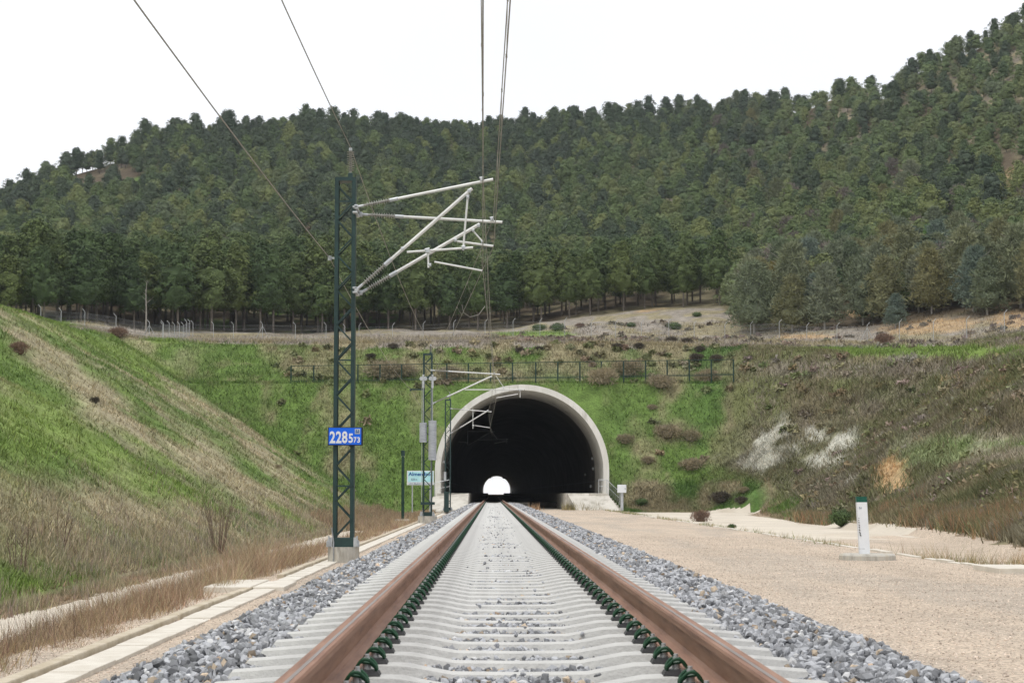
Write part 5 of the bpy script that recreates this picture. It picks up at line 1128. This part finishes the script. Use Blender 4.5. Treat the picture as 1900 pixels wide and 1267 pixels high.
# single shrubs seen in the photograph
def shrub_mesh(seed, mat, spiky=True, n=900, dense=1.0):
    r = np.random.RandomState(seed); nc = 16; an = np.arange(nc)*2.4; ra = np.sqrt((np.arange(nc)+.5)/nc)*.62; c = np.stack([ra*np.cos(an), ra*np.sin(an), .42-.28*ra+r.uniform(-.05, .1, nc)], -1)
    V_, F_, t_ = leaves(c, np.full(nc, .34), int(n*2.2/nc), .055 if spiky else .07, r, 3.0 if spiky else 1.4, .6, .8, spiky, np.array([0, 0, -.1])); vi, fi = ico([0, 0, .14], .36, .2, r)
    return npmesh("shrub", np.concatenate([V_, vi]), np.concatenate([F_, fi+len(V_)]), M[mat], np.stack([np.concatenate([t_, np.full(len(vi), .2)])]*3, -1))
SH = {m_: [shrub_mesh(900+10*i+j, m_, m_ != 'f_gshrub') for j in range(3)] for i, m_ in enumerate(('f_tan', 'f_darkshrub', 'f_red', 'f_gshrub'))}
LST = [
 (35, 655, 17, .9, 'f_red', "reddish-brown round shrub high on the left grass bank", None), (176, 746, 9, .9, 'f_darkshrub', "small dark shrub alone in the middle of the left grass bank", None),
 (515, 868, 8, .8, 'f_tan', "small dry shrub low on the left bank near the mast", None), (220, 622, 17, .5, 'f_red', "flat brown bush behind the left crest beside the fence posts", None),
 (715, 698, 34, .6, 'f_tan', "widest dry twiggy bush on the terrace behind the nearest mast", 'd'), (750, 694, 22, .7, 'f_tan', "dry bush on the terrace between the nearest and middle masts", 'd'),
 (838, 700, 24, .55, 'f_tan', "dry bush on the terrace right of the middle mast", 'd'), (1118, 705, 28, .6, 'f_tan', "dry bush at the fence foot right above the tunnel mouth", 'd'),
 (1165, 690, 30, .7, 'f_tan', "larger dry bush inside the fence right of the tunnel crown", 'd'), (1225, 712, 24, .7, 'f_tan', "dry bush below the fence line on the right terrace", 'd'), (1312, 705, 24, .6, 'f_tan', "dry bush near the right end of the terrace fence", 'd'),
 (1160, 820, 15, .8, 'f_tan', "dry shrub right of the tunnel arch shoulder", 'd'), (1238, 808, 24, .7, 'f_tan', "larger dry shrub in the middle of the right green slope", 'd'), (1282, 815, 18, .7, 'f_tan', "dry shrub at the right end of the green slope", 'd'), (1203, 860, 13, .7, 'f_tan', "small dry shrub low on the right green slope", 'd'), (1284, 868, 22, .7, 'f_tan', "low dry shrub near the foot of the right green slope", 'd'),
 (964, 652, 9, .9, 'f_darkshrub', "dark round bush left of the pair above the tunnel crown", 'k'), (1000, 650, 8, .8, 'f_darkshrub', "dark round bush above the tunnel crown", 'k'), (730, 645, 10, .6, 'f_darkshrub', "flat dark bush high between the first two masts", 'k'), (688, 663, 9, .8, 'f_darkshrub', "dark bush just right of the nearest mast above the fence", 'k'),
 (1145, 645, 10, .8, 'f_darkshrub', "dark bush on the upper slope left of a close pair", 'k'), (1186, 645, 10, .8, 'f_darkshrub', "dark bush on the upper slope of a close pair", 'k'), (1246, 634, 11, .9, 'f_darkshrub', "dark round bush on the crest, left of two", 'k'), (1275, 636, 11, .9, 'f_darkshrub', "dark round bush on the crest, right of two", 'k'),
 (1298, 650, 9, .9, 'f_darkshrub', "dark bush just under the right crest", 'k'), (1293, 668, 13, .9, 'f_darkshrub', "dark bush above the fence end on the right", 'k'), (1330, 670, 12, .8, 'f_darkshrub', "dark bush beside the right fence end", 'k'),
 (1640, 635, 18, .9, 'f_red', "reddish-brown bush in front of the right fence", None), (1210, 760, 9, .6, 'f_tan', "faint dry tuft on the upper right green slope", None),
 (1172, 605, 9, .8, 'f_gshrub', "small green bush in the dry field, left of two", 'g'), (1252, 607, 13, .8, 'f_gshrub', "olive green bush in the dry field before the fence", 'g'), (1293, 586, 9, .8, 'f_gshrub', "small green bush higher in the dry field", 'g'),
 (1000, 610, 14, .7, 'f_gshrub', "dark green bush in the field just above the tunnel", 'g'), (1035, 611, 13, .9, 'f_gshrub', "taller green bush right of the one above the tunnel", 'g'), (1075, 606, 8, .8, 'f_red', "small brown bush in the field above the tunnel", None),
 (1190, 935, 12, .9, 'f_gshrub', "dark green shrub near the white box by the tunnel", None), (1338, 930, 20, .7, 'f_darkshrub', "wide dark shrub on the grass right of the tunnel", 'm'), (1376, 932, 12, .7, 'f_darkshrub', "smaller dark shrub beside the wide one right of the tunnel", 'm'), (1380, 915, 11, .5, 'f_tan', "low dry shrub at the corner of the green slope foot", None),
 (1358, 978, 8, .9, 'f_gshrub', "small green weed tuft on the edge of the pale strip", None), (1560, 965, 22, 1.0, 'f_gshrub', "olive bush at the foot of the right bank left of the marker post", None), (1300, 962, 16, 1.0, 'f_red', "thin reddish twigs at the edge of the gravel strip", None)]
GN_ = {'d': "dry shrubs on the portal slope", 'k': "dark bushes below the crest", 'g': "green bushes in the dry field", 'm': "dark shrubs on the grass right of the tunnel"}
for i, (px, py, hw, asp, mt, lab, g) in enumerate(LST):
    X_, Y_, Z_ = hit(px, py+hw*asp*.35); r_ = hw*Y_/FPX*1.45; me = SH[mt][i % 3]; o = link("shrub", me, loc=(X_, Y_, Z_-.05*r_)); o.rotation_euler.z = i*1.7; o.scale = (r_, r_*.9, r_*max(asp, .75)*1.35)
    tag(o, lab, "shrub", GN_.get(g))
# tall stalks on the bank near the mast
for i, (px, py, h_, lab) in enumerate([(405, 1032, 1.9, "tall leafless reddish stalks at the left bank foot near the mast"), (35, 1060, .9, "dark dead stalk standing low on the left bank"), (110, 1010, .8, "thin purple stalks on the left bank near the picture edge")]):
    X_, Y_, Z_ = hit(px, py); mb = MB((X_, Y_, Z_)); q_ = random.Random(i)
    for k in range(26 if i == 0 else 9):
        a = q_.uniform(0, 6.28); sp = q_.uniform(.1, .5)*h_*.5; b0 = Vector((X_+math.cos(a)*.12, Y_+math.sin(a)*.12, Z_-.05)); tp_ = b0+Vector((math.cos(a)*sp, math.sin(a)*sp, h_*q_.uniform(.55, 1))); mid = b0.lerp(tp_, .5)+Vector((0, 0, .05*h_))
        mb.tube([b0, mid, tp_], [.007, .005, .002], 4)
        for j in range(3): c0_ = mid.lerp(tp_, q_.random()); mb.tube([c0_, c0_+Vector((q_.uniform(-.15, .15), q_.uniform(-.1, .1), q_.uniform(.1, .25)))], [.005, .002], 3)
    tag(mb.build("dead_stalks", M['f_red']), lab, "plant")
# ------------------------------------------------------------------ haze
hz = MB((0, 0, 0)); hz.box(-420, 420, -60, 760, -5.0, 175)
m = bpy.data.materials.new("thin_air_haze"); m.use_nodes = True; t = m.node_tree; t.nodes.clear(); out = t.nodes.new("ShaderNodeOutputMaterial"); pv = t.nodes.new("ShaderNodeVolumePrincipled")
pv.inputs["Color"].default_value = (.86, .92, 1, 1); pv.inputs["Density"].default_value = .00010; pv.inputs["Anisotropy"].default_value = .2; t.links.new(pv.outputs[0], out.inputs["Volume"])
tag(hz.build("haze", m), "thin pale haze over the whole valley", "haze", kind='stuff')
